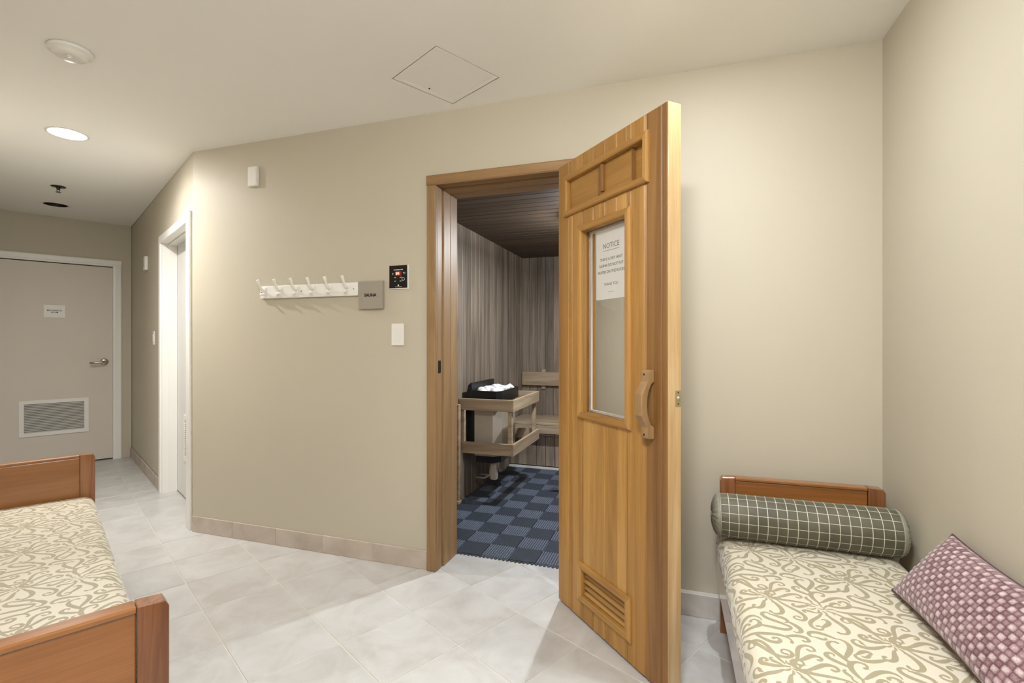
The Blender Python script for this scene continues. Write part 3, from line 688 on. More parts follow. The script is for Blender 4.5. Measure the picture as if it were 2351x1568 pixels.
# heater
ht = thing('sauna_heater', 'wall-hung steel sauna heater with a black stone tray behind the wooden guard', 'heater', A(0, 0), ANG_A)
hu0, hu1, hv0, hv1 = 1.482, 1.690, 1.135, 1.560
ch = 0.055
MB().prism([(hu0, hv0), (hu1-ch, hv0), (hu1, hv0+ch), (hu1, hv1-ch), (hu1-ch, hv1), (hu0, hv1)], 'z', 0.345, 0.760).build('housing', M['heater'], ht, 0.003)
MB().prism([(hu0+0.01, hv0+0.01), (hu1-ch-0.006, hv0+0.01), (hu1-0.012, hv0+ch+0.01), (hu1-0.012, hv1-ch-0.01), (hu1-ch, hv1-0.01), (hu0+0.01, hv1-0.01)], 'z', 0.292, 0.3445).build('base_pan', M['black'], ht, 0.003)
MB().box(hu0-0.070, hu0-0.001, hv0+0.015, hv1-0.015, 0.36, 0.76).build('wall_bracket', M['black'], ht, 0.002)
tray = MB(); tu0, tu1, tv0, tv1, tz0, tz1 = 1.475, 1.705, 1.105, 1.585, 0.7605, 0.845
c2 = 0.035
o8 = [(tu0, tv0), (tu1-c2, tv0), (tu1, tv0+c2), (tu1, tv1-c2), (tu1-c2, tv1), (tu0, tv1)]
i8 = [(tu0+0.008, tv0+0.008), (tu1-c2-0.003, tv0+0.008), (tu1-0.008, tv0+c2+0.003), (tu1-0.008, tv1-c2-0.003), (tu1-c2-0.003, tv1-0.008), (tu0+0.008, tv1-0.008)]
vv = [(p[0], p[1], tz0) for p in o8]+[(p[0], p[1], tz1) for p in o8]+[(p[0], p[1], tz1) for p in i8]+[(p[0], p[1], 0.815) for p in i8]
ff = [tuple(range(5, -1, -1))]+[(i, (i+1) % 6, 6+(i+1) % 6, 6+i) for i in range(6)]+[(6+i, 6+(i+1) % 6, 12+(i+1) % 6, 12+i) for i in range(6)]+[(12+i, 12+(i+1) % 6, 18+(i+1) % 6, 18+i) for i in range(6)]+[tuple(range(18, 24))]
tray.add(vv, ff).build('stone_tray', M['black'], ht)
MB().prism([(tu0-0.055, 0.775), (tu0-0.001, 0.775), (tu0+0.002, 0.845), (tu0-0.001, 0.905), (tu0-0.010, 0.905), (tu0-0.030, 0.885)], 'y', tv0-0.004, tv1+0.004).build('back_shield', M['black'], ht, 0.002)
for v in (1.30, 1.40): MB().tube([(1.55, v, 0.2915), (1.55, v, 0.16), (1.50, v, 0.13), (1.42, v, 0.13)], 0.009, 10).build('conduit', M['heater'], ht)
MB().box(1.5705, 1.62, 1.455, 1.50, 0.170, 0.2915).build('junction_box', M['heater'], ht, 0.003)
MB().box(1.595, 1.640, 1.19, 1.235, 0.155, 0.2915).build('junction_box', M['heater'], ht, 0.003)
# stones
def stone(name, loc, r, seed, parent=None):
    rnd = random.Random(seed); bm = bmesh.new(); bmesh.ops.create_icosphere(bm, subdivisions=3, radius=1)
    k = [Vector((rnd.uniform(-1,1), rnd.uniform(-1,1), rnd.uniform(-1,1))).normalized() for _ in range(9)]
    for v in bm.verts:
        d = 1.0
        for q in k: t_ = v.co.normalized().dot(q); d = min(d, 0.80/max(t_, 0.01)) if t_ > 0.78 else d
        v.co = Vector((v.co.x*r[0], v.co.y*r[1], v.co.z*r[2]))*d
    me = bpy.data.meshes.new(name); bm.to_mesh(me); bm.free(); me.materials.append(M['rock'])
    for p in me.polygons: p.use_smooth = True
    o = link(name, me, None, loc, (rnd.uniform(-.3,.3), rnd.uniform(-.3,.3), rnd.uniform(0, 3))); return o
rows = ['nearest the doorway', 'second from the doorway', 'in the middle', 'second from the far end', 'at the far end']
for j in range(5):
    for i in range(2):
        u, v = 1.538 + i*0.102, 1.160 + j*0.0905 + i*0.006; rnd = random.Random(j*2+i)
        o = stone('sauna_stone', A(u, v, 0.841), (0.040, 0.037, 0.026+0.006*rnd.random()), 40+j*2+i)
        tag(o, 'pale stone in the heater tray, %s row, %s' % (('wall-side', 'room-side')[i], rows[j]), 'stone', 'stones on the sauna heater')

# rubber mat of ribbed squares, two pieces
SQ = 0.160; mu0 = 1.422; mv0 = 0.232
def mat_sq(dirn):
    mb = MB(); h0, h1 = 0.006, 0.0125; g = 0.0012; e = SQ-2*g
    mb.box(g, SQ-g, g, SQ-g, 0.0, h0)
    n = 11
    if dirn == 'open':      # ridges into the room, crossed by thin bars
        for k in range(n):
            c = g + e*(k+0.5)/n; mb.box(c-0.0034, c+0.0034, g+0.002, SQ-g-0.002, h0, h1)
        for k in range(n):
            c = g + e*(k+0.5)/n; mb.box(g+0.002, SQ-g-0.002, c-0.0022, c+0.0022, h0, h1-0.002)
    else:
        n = 15
        for k in range(n):
            c = g + e*(k+0.5)/n; mb.box(g+0.001, SQ-g-0.001, c-0.0034, c+0.0034, h0, h1-0.0015)
    return mb.mesh('mat_square', M['rubberr' if dirn == 'open' else 'rubber'])
mo, mc = mat_sq('open'), mat_sq('closed')
m1 = thing('rubber_mat', 'blue-grey rubber mat of ribbed squares inside the sauna doorway', 'mat', A(mu0, mv0), ANG_A)
m2 = thing('rubber_mat', 'blue-grey rubber mat deeper in the sauna, below the bench, with a curled corner', 'mat', A(mu0, mv0), ANG_A)
NR1 = 8
for i in range(9):
    for j in range(12):
        z = 0.0
        if i == 3 and j == 8: continue
        op = ((i + j) % 2 == 1)
        if i*SQ + mu0 + SQ > SU1 - 0.02: continue
        if j < NR1: link('mat_square', mo if op else mc, m1, (i*SQ, j*SQ, z))
        else: link('mat_square', mo if op else mc, m2, (i*SQ, j*SQ+0.006, z))
MB().box(-0.0255, -0.001, 0.0, NR1*SQ, 0.0, 0.010).build('edge_strip', M['rubber'], m1)
MB().box(-0.0255, -0.001, NR1*SQ+0.006, 12*SQ+0.006, 0.0, 0.010).build('edge_strip', M['rubber'], m2)
# curled corner square of the second mat
me = mo.copy(); 
for v in me.vertices:
    t_ = max(0, 0.10 - v.co.y)/0.10 * min(1, v.co.x/SQ)*(1.25-abs(v.co.x-0.1)/0.16)
    v.co.z += 0.030*max(0, t_)**1.6
link('mat_square', me, m2, (3*SQ, NR1*SQ+0.006, 0))
fr = MB(); 
for k in range(60):
    if 1.75 < mu0 + k*0.0235 < 2.44: fr.box(k*0.0235, k*0.0235+0.012, -0.009, 0.001, 0.0005, 0.006)
fr.build('edge_loops', M['rubber'], m1)

# sauna ceiling lamp with a shade
sl = thing('sauna_light', 'round shaded lamp on the sauna ceiling', 'lamp', A(2.42, 1.075, SZ), 0)
MB().lathe([(0.0, -0.002), (0.085, -0.002), (0.085, -0.02), (0.0, -0.02)], (0, 0, 0), 'z', 32, False).build('lamp_base', M['black'], sl)
MB().lathe([(0.080, -0.02), (0.085, -0.10), (0.082, -0.10), (0.077, -0.02)], (0, 0, 0), 'z', 32, False).build('lamp_shade', M['black'], sl)

# ------------------------------------------------------------------ ceiling fixtures
def can(key, label, lit):
    (x, y), r = CANS[key]
    t = thing('recessed_light', label, 'ceiling light', (x, y, H_), 0)
    MB().lathe([(r-0.002, 0.001), (r, -0.003), (r+0.014, -0.0035), (r+0.018, -0.0005), (r+0.018, 0.0)], (0, 0, 0), 'z', 48, False).build('trim_ring', M['whitep'], t)
    MB().lathe([(r-0.003, 0.0), (r-0.006, 0.06), (r*0.62, 0.115), (0.0, 0.120)], (0, 0, 0), 'z', 40, False).build('reflector', M['reflector'] if lit else M['steeld'], t)
    if lit:
        MB().lathe([(0.0, 0.030), (0.030, 0.032), (0.050, 0.040), (0.058, 0.055), (0.030, 0.10), (0.0, 0.10)], (0, 0, 0), 'z', 32, False).build('bulb', M['bulb'], t)
    else:
        MB().lathe([(0.0, 0.028), (0.030, 0.030), (0.050, 0.040), (0.040, 0.075), (0.015, 0.10), (0.0, 0.10)], (0, 0, 0), 'z', 32, False).build('bulb', M['white'], t)
    return t
can('hall', 'lit recessed ceiling light nearest the hallway', True)
can('door', 'lit recessed ceiling light above the free edge of the sauna door', True)
dl = thing('fill_dome', 'added fill light out of view overhead, shaped as a round frosted dome', 'ceiling light', (-0.10, 0.18, H_), 0)  # added out of view: soft fill for the ceiling and door face
MB().lathe([(0.0, -0.001), (0.165, -0.001), (0.165, -0.018), (0.150, -0.022), (0.0, -0.022)], (0, 0, 0), 'z', 48, False).build('fill_dome_base', M['whitep'], dl)
MB().lathe([(0.148*math.cos(a*math.pi/24), -0.0225-0.085*math.sin(a*math.pi/24)) for a in range(0, 12)] + [(0.0, -0.1075)], (0, 0, 0), 'z', 48, False).build('fill_dome_shell', M['dome'], dl)
can('far', 'unlit dark recessed light at the far end of the hallway ceiling', False)
sd = thing('smoke_detector', 'round white smoke detector on the ceiling', 'smoke detector', (-1.848, 2.060, H_), 0)
MB().lathe([(0.0, -0.034), (0.030, -0.034), (0.052, -0.031), (0.060, -0.024), (0.064, -0.016), (0.073, -0.014), (0.076, -0.010), (0.076, -0.0006), (0.0, -0.0006)], (0, 0, 0), 'z', 48, False).build('housing', M['whitep'], sd)
MB().lathe([(0.0, -0.040), (0.009, -0.039), (0.011, -0.0345), (0.0, -0.0345)], (0.012, -0.018, 0), 'z', 16, False).build('test_button', M['whitep'], sd)
sk = thing('sprinkler', 'small dark ceiling sprinkler before the unlit hallway light', 'sprinkler', (-3.569, 3.872, H_), 0)
MB().lathe([(0.018, -0.0006), (0.046, -0.0006), (0.046, -0.004), (0.030, -0.007), (0.018, -0.007)], (0, 0, 0), 'z', 32, False).build('escutcheon', M['steeld'], sk)
sb = MB().lathe([(0.012, 0.0), (0.012, -0.018), (0.006, -0.022), (0.006, -0.028), (0.0, -0.028)], (0, 0, 0), 'z', 16, True).build('sprinkler_head', M['steeld'], sk)
MB().tube([(0.010, 0, -0.018), (0.012, 0, -0.034), (0.002, 0, -0.044)], 0.002, 6).build('yoke', M['steeld'], sb)
MB().tube([(-0.010, 0, -0.018), (-0.012, 0, -0.034), (-0.002, 0, -0.044)], 0.002, 6).build('yoke', M['steeld'], sb)
MB().lathe([(0.0, -0.044), (0.017, -0.045), (0.017, -0.0465), (0.0, -0.0465)], (0, 0, 0), 'z', 20, False).build('deflector', M['steeld'], sb)
hc = thing('ceiling_hatch', 'square white access hatch in the ceiling', 'hatch', HATCH_C + Vector((0, 0, H_)), ANG_H)
s = HS-0.0042; s2 = s-0.021
for b in ((-s, s, -s, -s2), (-s, s, s2, s), (-s, -s2, -s2, s2), (s2, s, -s2, s2)):
    MB().box(b[0]+0.0002, b[1]-0.0002, b[2], b[3], -0.001, 0.012).build('hatch_frame', M['ceil'], hc)
MB().box(-s2+0.0008, s2-0.0008, -s2+0.0008, s2-0.0008, 0.0002, 0.012).build('hatch_panel', M['ceil'], hc)
MB().box(-HS-0.01, HS+0.01, -HS-0.01, HS+0.01, 0.0128, 0.020).build('hatch_box', M['dark'], hc)
MB().lathe([(0.0, -0.0035), (0.004, -0.003), (0.004, 0.0), (0.0, 0.0)], (0.0, 0.130, 0), 'z', 12, False).build('hatch_latch', M['steeld'], hc)

# ------------------------------------------------------------------ daybeds
BW_, BLN, BT = 0.585, 1.900, 0.045      # width, inner length, board thickness
def cut(o, p, rz): return o
def make_bed(label, origin, rz, group):
    """origin: outer front-left foot of the far board; length runs towards local -y"""
    t = thing('daybed', label, 'daybed', origin, rz, group)
    for nm, ya in (('headboard', 0.0), ('footboard', -BLN-BT)):
        hb = MB().box(0.058, BW_-0.058, ya+0.006, ya+BT-0.006, 0.20, 0.640).build(nm, M['bedx'], t, 0.003)
        MB().box(0.0575, BW_-0.0575, ya+0.001, ya+BT-0.001, 0.6405, 0.655).build('cap_rail', M['bedx'], hb, 0.004)
        for x0, s_ in ((0.0, 1), (BW_, -1)):
            pr = [(x0, 0.0), (x0, 0.638), (x0+s_*0.008, 0.652), (x0+s_*0.057, 0.655), (x0+s_*0.057, 0.0)]
            MB().prism(pr, 'y', ya, ya+BT).build('leg', M['bedz'], t, 0.002, 1)
    for x0, x1 in ((-0.012, 0.010), (BW_-0.010, BW_+0.006)):
        MB().box(x0, x1, -BLN+0.001, -0.001, 0.205, 0.330).build('side_rail', M['bedy'], t, 0.003)
    MB().box(0.0105, BW_-0.0105, -BLN+0.002, -0.002, 0.300, 0.3295).build('bed_deck', M['bedy'], t)
    return t
BO_R, BR_R = Vector((0.872, 2.06, 0)), R(-17.9)
F = Vector((-0.756, 1.086, 0)); BO_L = F - HB*BW_ + HA*(BLN+BT)
bedR = make_bed('cherry wood daybed on the right, below the green bolster', BO_R, BR_R, 'pair of wooden daybeds')
bedL = make_bed('cherry wood daybed on the left, without any cushions', BO_L, ANG_H, 'pair of wooden daybeds')

# damask scroll print for the mattresses: a coverage mask drawn on a half-drop lattice, stored on the mesh
PX, PY, ST = 0.26, 0.344, 0.002
NX, NY = int(PX/ST), int(PY/ST)
def damask():
    """flowers first, then vines that branch and curl into whatever space is left (periodic half-drop repeat)"""
    rnd = random.Random(5)
    gx, gy = np.meshgrid((np.arange(NX)+0.5)*ST, (np.arange(NY)+0.5)*ST, indexing='ij')
    D = np.full(gx.shape, 1.0)
    strokes = []
    def dots(P, W):
        for (x, y), w_ in zip(P, W):
            x0 = x % PX; sh = math.floor(x/PX); y0 = (y - sh*PY/2) % PY
            for i in (-1, 0, 1):
                for j in (-1, 0, 1):
                    xx = x0 + i*PX; yy = y0 + i*PY/2 + j*PY; m = 0.016
                    if -m < xx < PX+m and -m < yy < PY+m:
                        a0, a1 = max(0, int((xx-m)/ST)), min(NX, int((xx+m)/ST)+1); b0, b1 = max(0, int((yy-m)/ST)), min(NY, int((yy+m)/ST)+1)
                        D[a0:a1, b0:b1] = np.minimum(D[a0:a1, b0:b1], np.hypot(gx[a0:a1, b0:b1]-xx, gy[a0:a1, b0:b1]-yy) - w_)
    def look(x, y):
        sh = math.floor(x/PX); return D[min(NX-1, int((x % PX)/ST)), min(NY-1, int(((y - sh*PY/2) % PY)/ST))]
    def curl(x, y, h, ln, k0, k1, w0, tip):
        n = max(8, int(ln/0.0016)); P = []; W = []
        for i in range(n+1):
            t_ = i/n; P.append((x, y, h)); W.append(w0*(0.30+1.0*math.sin(math.pi*min(1, 0.08+0.95*t_))**0.9) + (tip*w0 if t_ > 0.95 else 0))
            k = k0 + (k1-k0)*t_**2.2; h += k*ln/n; x += math.cos(h)*ln/n; y += math.sin(h)*ln/n
        return P, W
    def put(P, W): dots([p[:2] for p in P], W); strokes.append(P)
    for fx, fy, s_ in ((0.07, 0.10, 1.0), (0.20, 0.24, 0.8)):
        for k in range(9):
            a = 2*math.pi*k/9 + 0.2; r = 0.014*s_
            P, W = curl(fx+r*math.cos(a), fy+r*math.sin(a), a-0.9, 0.028*s_, 40, 130, 0.0022, 0.3); put(P, W)
        P, W = curl(fx-0.008*s_, fy, 1.0, 0.034*s_, -90, -260, 0.0020, 0.2); put(P, W)
    for (x, y, h, ln, k0, k1, w0) in ((0.095, 0.115, 0.6, 0.21, 9, -130, 0.0044), (0.048, 0.085, 3.5, 0.19, -9, 135, 0.0042), (0.222, 0.255, 1.1, 0.17, -9, 140, 0.0042), (0.180, 0.225, 4.1, 0.17, 9, -140, 0.0040),
                                      (0.065, 0.125, 1.9, 0.15, 12, -150, 0.0040), (0.205, 0.215, 5.2, 0.14, -10, 150, 0.0038)):
        put(*curl(x, y, h, ln, k0, k1, w0, 0.5))
    for size, tries, gap in ((0.10, 3000, 0.0036), (0.075, 6000, 0.0032), (0.048, 9000, 0.0026), (0.030, 12000, 0.0022), (0.018, 14000, 0.0018), (0.011, 12000, 0.0016)):
        for _ in range(tries):
            S = rnd.choice(strokes); p = S[rnd.randrange(len(S)//8, len(S))]; sg = rnd.choice((-1, 1))
            ln = size*rnd.uniform(0.75, 1.3); w0 = 0.0020 + 0.0028*min(1, ln/0.06)
            P, W = curl(p[0], p[1], p[2]+sg*rnd.uniform(0.35, 1.0), ln, sg*rnd.uniform(-10, 16), -sg*min(300, 3.2*rnd.uniform(2.6, 5.6)/ln)*(1 if ln > 0.03 else 0.5), w0, rnd.choice((0.0, 0.5)))
            st = max(2, int(len(P)*0.16)+int(0.004/0.0016))
            if all(look(q[0], q[1]) > W[i+st]*1.0 + gap for i, q in enumerate(P[st:])): put(P, W)
    return np.clip(0.5 - (D-0.0005)/0.0024, 0, 1)
DM = damask()
print('damask coverage', DM.mean())

def mattress_mesh():
    W0, W1, L, zb, zt, rc = -0.017, BW_-0.004, BLN-0.010, 0.331, 0.452, 0.045
    # cross profile by arc length
    prof = []
    hgt = zt-zb; half = (W1-W0)/2; bulge = 0.007
    n1 = int((hgt-rc)/ST); n2 = int((math.pi/2*rc)/ST); n3 = int((half-rc)/ST)
    side = [( -half + 0.008*(1-math.sin(math.pi*k/n1*0.5+0.0)) - 0.004*math.sin(math.pi*k/n1), zb+(hgt-rc)*k/n1) for k in range(n1)]
    arc = [(-half+rc-rc*math.cos(math.pi/2*k/n2), zt-rc+rc*math.sin(math.pi/2*k/n2)) for k in range(n2)]
    top = [(-half+rc+(half-rc)*k/n3, zt) for k in range(n3+1)]
    hp_ = side+arc+top; prof = hp_ + [(-x, z) for x, z in hp_[-2::-1]]
    prof = np.array(prof); m = len(prof)
    ny = int(L/ST)
    y = np.linspace(0, -L, ny)
    e = np.minimum(-y, L+y)                       # distance from the nearer end
    re = 0.04; q = np.clip(e/re, 0, 1); ezf = np.sqrt(1-(1-q)**2)*0.16+0.84
    Xc = prof[:, 0][:, None]*(1-0.02*(1-q))[None, :]
    crown = 0.006*np.cos(np.pi*0.5*np.clip(prof[:, 0]/half, -1, 1))[:, None]
    Z = zb+(prof[:, 1][:, None]-zb)*ezf[None, :] + crown*q[None, :]*(prof[:, 1][:, None] > zt-0.02)
    Y = np.repeat(y[None, :], m, 0)
    # soft ruffles along the sides
    sidef = np.clip((zt-0.02-prof[:, 1])/0.06, 0, 1)[:, None]*np.sign(prof[:, 0])[:, None]
    Xc = Xc + sidef*(0.0018*np.sin(Y*62+2*np.sin(Y*17))+0.0012*np.sin(Y*141))
    co = np.stack([Xc+(W0+W1)/2, Y-0.005, Z], -1).reshape(-1, 3)
    ii, jj = np.meshgrid(np.arange(m-1), np.arange(ny-1), indexing='ij')
    a = (ii*ny+jj).ravel(); f = np.stack([a, a+ny, a+ny+1, a+1], -1)
    me = bpy.data.meshes.new('mattress'); me.vertices.add(len(co)); me.vertices.foreach_set('co', co.ravel())
    me.loops.add(f.size); me.loops.foreach_set('vertex_index', f.ravel().astype(np.int32)); me.polygons.add(len(f))
    me.polygons.foreach_set('loop_start', np.arange(0, f.size, 4, dtype=np.int32)); me.polygons.foreach_set('use_smooth', np.ones(len(f), dtype=bool))
    me.update(); me.validate()
    ix = np.arange(m)[:, None]; jy = np.arange(ny)[None, :]
    cell = ix//NX; mask = DM[ix % NX, (jy + cell*(NY//2)) % NY]
    at = me.attributes.new('damask', 'FLOAT', 'POINT'); at.data.foreach_set('value', mask.astype(np.float32).ravel())
    return me
t = NT('damask_fabric'); b = t.b
at = t.n('ShaderNodeAttribute', attribute_name='damask')
co = t.n('ShaderNodeTexCoord')
r1 = t.ramp([(0.35, srgb(214, 206, 188)), (0.65, srgb(158, 147, 120))]); t.l(at.outputs['Fac'], r1.inputs['Fac'])
no = t.n('ShaderNodeTexNoise', i_Scale=900.0, i_Detail=1.0); t.l(co.outputs['Object'], no.inputs['Vector'])
r2 = t.ramp([(0.3, (0.88, 0.88, 0.88, 1)), (0.7, (1.04, 1.04, 1.04, 1))]); t.l(no.outputs['Fac'], r2.inputs['Fac'])
mx = t.n('ShaderNodeMix', data_type='RGBA', blend_type='MULTIPLY'); mx.inputs[0].default_value = 1.0
t.l(r1.outputs['Color'], mx.inputs[6]); t.l(r2.outputs['Color'], mx.inputs[7]); t.l(mx.outputs[2], b.inputs['Base Color'])
mr = t.n('ShaderNodeMapRange'); mr.inputs[3].default_value = 0.38; mr.inputs[4].default_value = 0.60; t.l(at.outputs['Fac'], mr.inputs[0]); t.l(mr.outputs[0], b.inputs['Roughness'])
b.inputs['Sheen Weight'].default_value = 0.25
bp = t.n('ShaderNodeBump', i_Strength=0.35, i_Distance=0.0008); t.l(at.outputs['Fac'], bp.inputs['Height']); t.l(bp.outputs['Normal'], b.inputs['Normal'])
M['damask'] = t.m
mm = mattress_mesh(); mm.materials.append(M['damask'])
o = link('mattress', mm, None, BO_R, (0, 0, BR_R)); tag(o, 'cream damask mattress of the right daybed, under the green bolster', 'mattress', 'damask daybed mattresses')
o = link('mattress', mm, None, BO_L, (0, 0, ANG_H)); tag(o, 'cream damask mattress of the left daybed, bare of cushions', 'mattress', 'damask daybed mattresses')

# ------------------------------------------------------------------ checked bolster
t = NT('checked_velvet'); b = t.b
uv = t.n('ShaderNodeUVMap'); sp_x = t.n('ShaderNodeSeparateXYZ'); t.l(uv.outputs[0], sp_x.inputs[0])
def stripe(sock, per, wd, phase=0.0):
    a = t.n('ShaderNodeMath', operation='MULTIPLY_ADD'); a.inputs[1].default_value = 1/per; a.inputs[2].default_value = phase; t.l(sock, a.inputs[0])
    f = t.n('ShaderNodeMath', operation='FRACT'); t.l(a.outputs[0], f.inputs[0])
    p = t.n('ShaderNodeMath', operation='PINGPONG'); p.inputs[1].default_value = 0.5; t.l(f.outputs[0], p.inputs[0])
    l_ = t.n('ShaderNodeMapRange'); l_.inputs[1].default_value = wd/per*0.5; l_.inputs[2].default_value = wd/per*0.5+0.02; l_.inputs[3].default_value = 1; l_.inputs[4].default_value = 0
    t.l(p.outputs[0], l_.inputs[0]); return l_.outputs[0]
s1_ = stripe(sp_x.outputs[0], 0.0325, 0.0014); s2_ = stripe(sp_x.outputs[1], 0.0326, 0.0010)
mxm = t.n('ShaderNodeMath', operation='MAXIMUM'); t.l(s1_, mxm.inputs[0]); t.l(s2_, mxm.inputs[1])
no = t.n('ShaderNodeTexNoise', i_Scale=9.0, i_Detail=4.0); co = t.n('ShaderNodeTexCoord'); t.l(co.outputs['Object'], no.inputs['Vector'])
rb = t.ramp([(0.35, srgb(74, 70, 56)), (0.65, srgb(92, 87, 71))]); t.l(no.outputs['Fac'], rb.inputs['Fac'])
mx = t.n('ShaderNodeMix', data_type='RGBA'); t.l(mxm.outputs[0], mx.inputs[0]); t.l(rb.outputs['Color'], mx.inputs[6]); mx.inputs[7].default_value = srgb(200, 198, 182)
t.l(mx.outputs[2], b.inputs['Base Color']); b.inputs['Roughness'].default_value = 0.6; b.inputs['Sheen Weight'].default_value = 0.22; b.inputs['Sheen Roughness'].default_value = 0.35; b.inputs['Sheen Tint'].default_value = srgb(200, 200, 180)
M['check'] = t.m
M['satin'] = paint('bolster_end_satin', srgb(140, 138, 124), 0.38, 0.08, 14)
BR0, BLEN = 0.083, 0.575
def bolster():
    bl = thing('bolster', 'green-grey checked bolster cushion at the head of the right daybed', 'bolster', (1.088, 1.838, 0.542), R(-19.0))
    na, nx = 96, 120; vv = []; uvs = []
    for i in range(nx+1):
        x = -BLEN/2 + BLEN*i/nx; e = min(i, nx-i)/nx*BLEN
        r = BR0*(0.955+0.045*min(1, e/0.04)**0.5)
        for k in range(na+1):
            a = 2*math.pi*k/na
            rr = r*(1+0.006*math.sin(3*a+9*x)+0.004*math.sin(23*x+2*a))
            if e < 0.02: rr *= 1+0.010*math.sin(a*22)
            zf = rr*math.sin(a)
            if zf < -BR0*0.93: zf = -BR0*0.93
            vv.append((x, rr*math.cos(a), zf)); uvs.append((x, a*BR0))
    ff = [(i*(na+1)+k, i*(na+1)+k+1, (i+1)*(na+1)+k+1, (i+1)*(na+1)+k) for i in range(nx) for k in range(na)]
    me = bpy.data.meshes.new('cover'); me.from_pydata(vv, [], ff); ul = me.uv_layers.new(name='UVMap')
    for lp in me.loops: ul.data[lp.index].uv = uvs[lp.vertex_index]
    for p in me.polygons: p.use_smooth = True
    me.materials.append(M['check']); link('cover', me, bl)
    for s_ in (-1, 1):
        ns = 66; rings = []
        for r, h in ((0.079, 0.0), (0.0800, 0.006), (0.075, 0.014), (0.062, 0.022), (0.044, 0.028), (0.026, 0.031), (0.012, 0.030), (0.0, 0.029)):
            rings.append([(s_*(BLEN/2+h+(0.0025*math.sin(22*2*math.pi*k/ns) if 0.02 < r < 0.078 else 0)), r*math.cos(2*math.pi*k/ns), max(-BR0*0.93, r*math.sin(2*math.pi*k/ns))) for k in range(ns)])
        v2 = [p for rg in rings for p in rg]; f2 = [(j*ns+k, j*ns+(k+1) % ns, (j+1)*ns+(k+1) % ns, (j+1)*ns+k) for j in range(len(rings)-1) for k in range(ns)]
        MB().add(v2, f2, True).build('end_cap', M['satin'], bl)
        MB().tube([(s_*(BLEN/2+0.002), 0.0795*math.cos(2*math.pi*k/48), max(-BR0*0.9, 0.0795*math.sin(2*math.pi*k/48))) for k in range(49)], 0.0035, 8).build('piping', M['satin'], bl)
        MB().lathe([(0.0, 0.004), (0.009, 0.003), (0.012, 0.0), (0.009, -0.003)], (s_*(BLEN/2+0.031), 0, 0), 'x', 16, False).build('end_button', M['satin'], bl)
bolster()

# ------------------------------------------------------------------ woven plum cushion leaning on the right wall
t = NT('woven_plum'); b = t.b
at = t.n('ShaderNodeAttribute', attribute_name='puff'); at2 = t.n('ShaderNodeAttribute', attribute_name='tone')
no = t.n('ShaderNodeTexNoise', i_Scale=320.0, i_Detail=3.0); co = t.n('ShaderNodeTexCoord'); t.l(co.outputs['Object'], no.inputs['Vector'])
ad = t.n('ShaderNodeMath', operation='MULTIPLY_ADD'); ad.inputs[1].default_value = 0.5; ad.inputs[2].default_value = -0.25; t.l(no.outputs['Fac'], ad.inputs[0])
a2 = t.n('ShaderNodeMath', operation='ADD'); t.l(ad.outputs[0], a2.inputs[0]); t.l(at2.outputs['Fac'], a2.inputs[1])
rp = t.ramp([(0.05, srgb(54, 28, 34)), (0.38, srgb(104, 66, 74)), (0.72, srgb(164, 138, 141)), (0.95, srgb(206, 190, 190))]); t.l(a2.outputs[0], rp.inputs['Fac'])
t.l(rp.outputs['Color'], b.inputs['Base Color']); b.inputs['Roughness'].default_value = 0.6; b.inputs['Sheen Weight'].default_value = 0.3
M['plum'] = t.m
M['plumd'] = paint('plum_piping', srgb(84, 50, 58), 0.6, 0.05, 30)
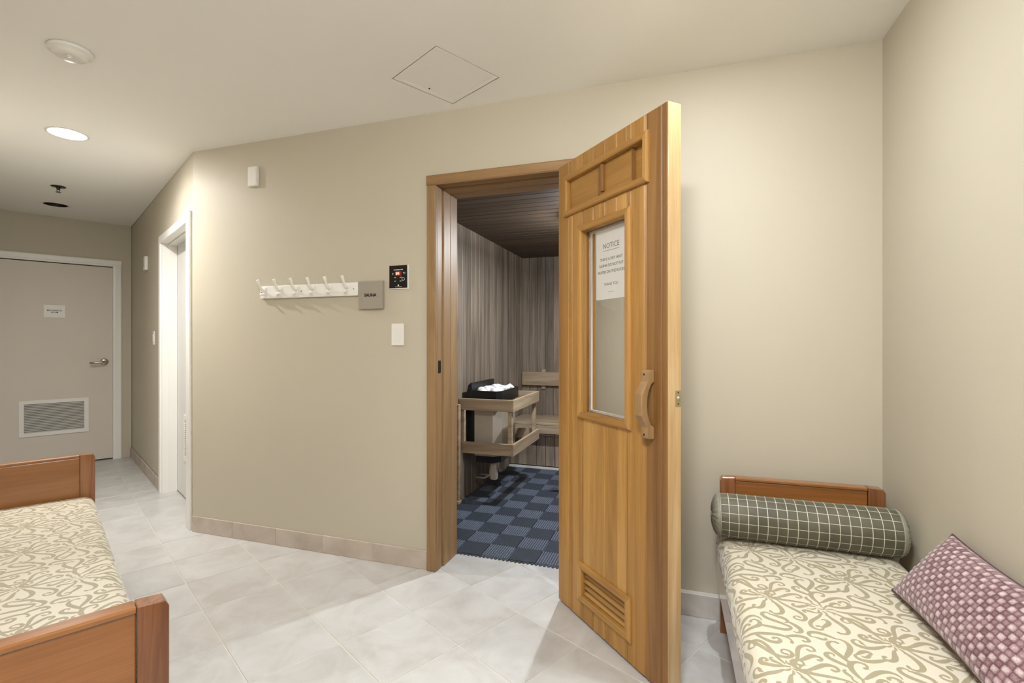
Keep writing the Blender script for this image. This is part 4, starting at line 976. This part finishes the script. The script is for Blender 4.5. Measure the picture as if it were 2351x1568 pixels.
def cushion():
    LL, WW, TT = 0.54, 0.238, 0.048
    ll = Vector((-0.296, -0.955, 0.0)).normalized()
    base = Vector((1.150, 1.488, 0.468)); upw = Vector((0.126, -0.028, 0.160)).normalized()
    ww = (upw - ll*upw.dot(ll)).normalized(); nn = ww.cross(ll).normalized()
    if nn.x > 0: nn = -nn
    ctr = base + ll*LL/2 + ww*WW/2 + nn*0.0
    root = bpy.data.objects.new('cushion', None); COL.objects.link(root)
    mt = Matrix((ll, ww, nn)).transposed()
    if mt.determinant() < 0: mt = Matrix((-ll, ww, nn)).transposed()
    root.matrix_world = Matrix.Translation(ctr) @ mt.to_4x4()
    tag(root, 'plum woven-textured cushion leaning against the wall on the right daybed', 'cushion')
    nx, ny = 240, 150
    X, Y = np.meshgrid(np.linspace(-1, 1, nx), np.linspace(-1, 1, ny), indexing='ij')
    px = X*LL/2*(1-0.06*(1-Y**2)*np.abs(X)**4*1.0 + 0.0); py = Y*WW/2*(1-0.10*(1-X**2)*np.abs(Y)**4)
    th = TT*np.clip(1-np.abs(X)**3.2, 0, 1)**0.55*np.clip(1-np.abs(Y)**2.6, 0, 1)**0.55
    cx, cy = 0.0172, 0.0150
    iu = np.floor(px/cx); jv = np.floor(py/cy); fu = px/cx-iu; fv = py/cy-jv
    light = ((iu+jv) % 2 == 0)
    dome = (np.clip(1-np.abs(2*fu-1)**2.4, 0, 1)*np.clip(1-np.abs(2*fv-1)**2.4, 0, 1))**0.5
    rs = np.random.RandomState(3).rand(200, 200); cell = rs[(iu.astype(int)+100) % 200, (jv.astype(int)+100) % 200]
    puff = np.where(light, 0.0030*dome, 0.0012*dome)
    tone = np.where(light, 0.30+0.55*dome + 0.12*(cell-0.5), 0.12+0.42*dome + 0.18*(cell-0.5))
    edge = np.clip((1-np.maximum(np.abs(X), np.abs(Y)))/0.05, 0, 1)
    for s_, nm in ((1, 'front_cover'), (-1, 'back_cover')):
        z = s_*(th + puff*edge)
        co = np.stack([px, py, z], -1).reshape(-1, 3)
        ii, jj = np.meshgrid(np.arange(nx-1), np.arange(ny-1), indexing='ij'); a = (ii*ny+jj).ravel(); f = np.stack([a, a+ny, a+ny+1, a+1], -1)
        if s_ < 0: f = f[:, ::-1]
        me = bpy.data.meshes.new(nm); me.from_pydata(co.tolist(), [], f.tolist())
        for p in me.polygons: p.use_smooth = True
        ta = me.attributes.new('tone', 'FLOAT', 'POINT'); ta.data.foreach_set('value', tone.astype(np.float32).ravel())
        me.materials.append(M['plum']); link(nm, me, root)
    pp = []
    for k in range(200):
        q = k/200*4; sd_ = int(q); f_ = (q-sd_)*2-1
        x_, y_ = [(f_, -1), (1, f_), (-f_, 1), (-1, -f_)][sd_]
        pp.append((x_*LL/2*(1-0.06*(1-y_**2)*abs(x_)**4), y_*WW/2*(1-0.10*(1-x_**2)*abs(y_)**4), 0))
    pp.append(pp[0])
    MB().tube(pp, 0.0032, 8).build('piping', M['plumd'], root)
cushion()
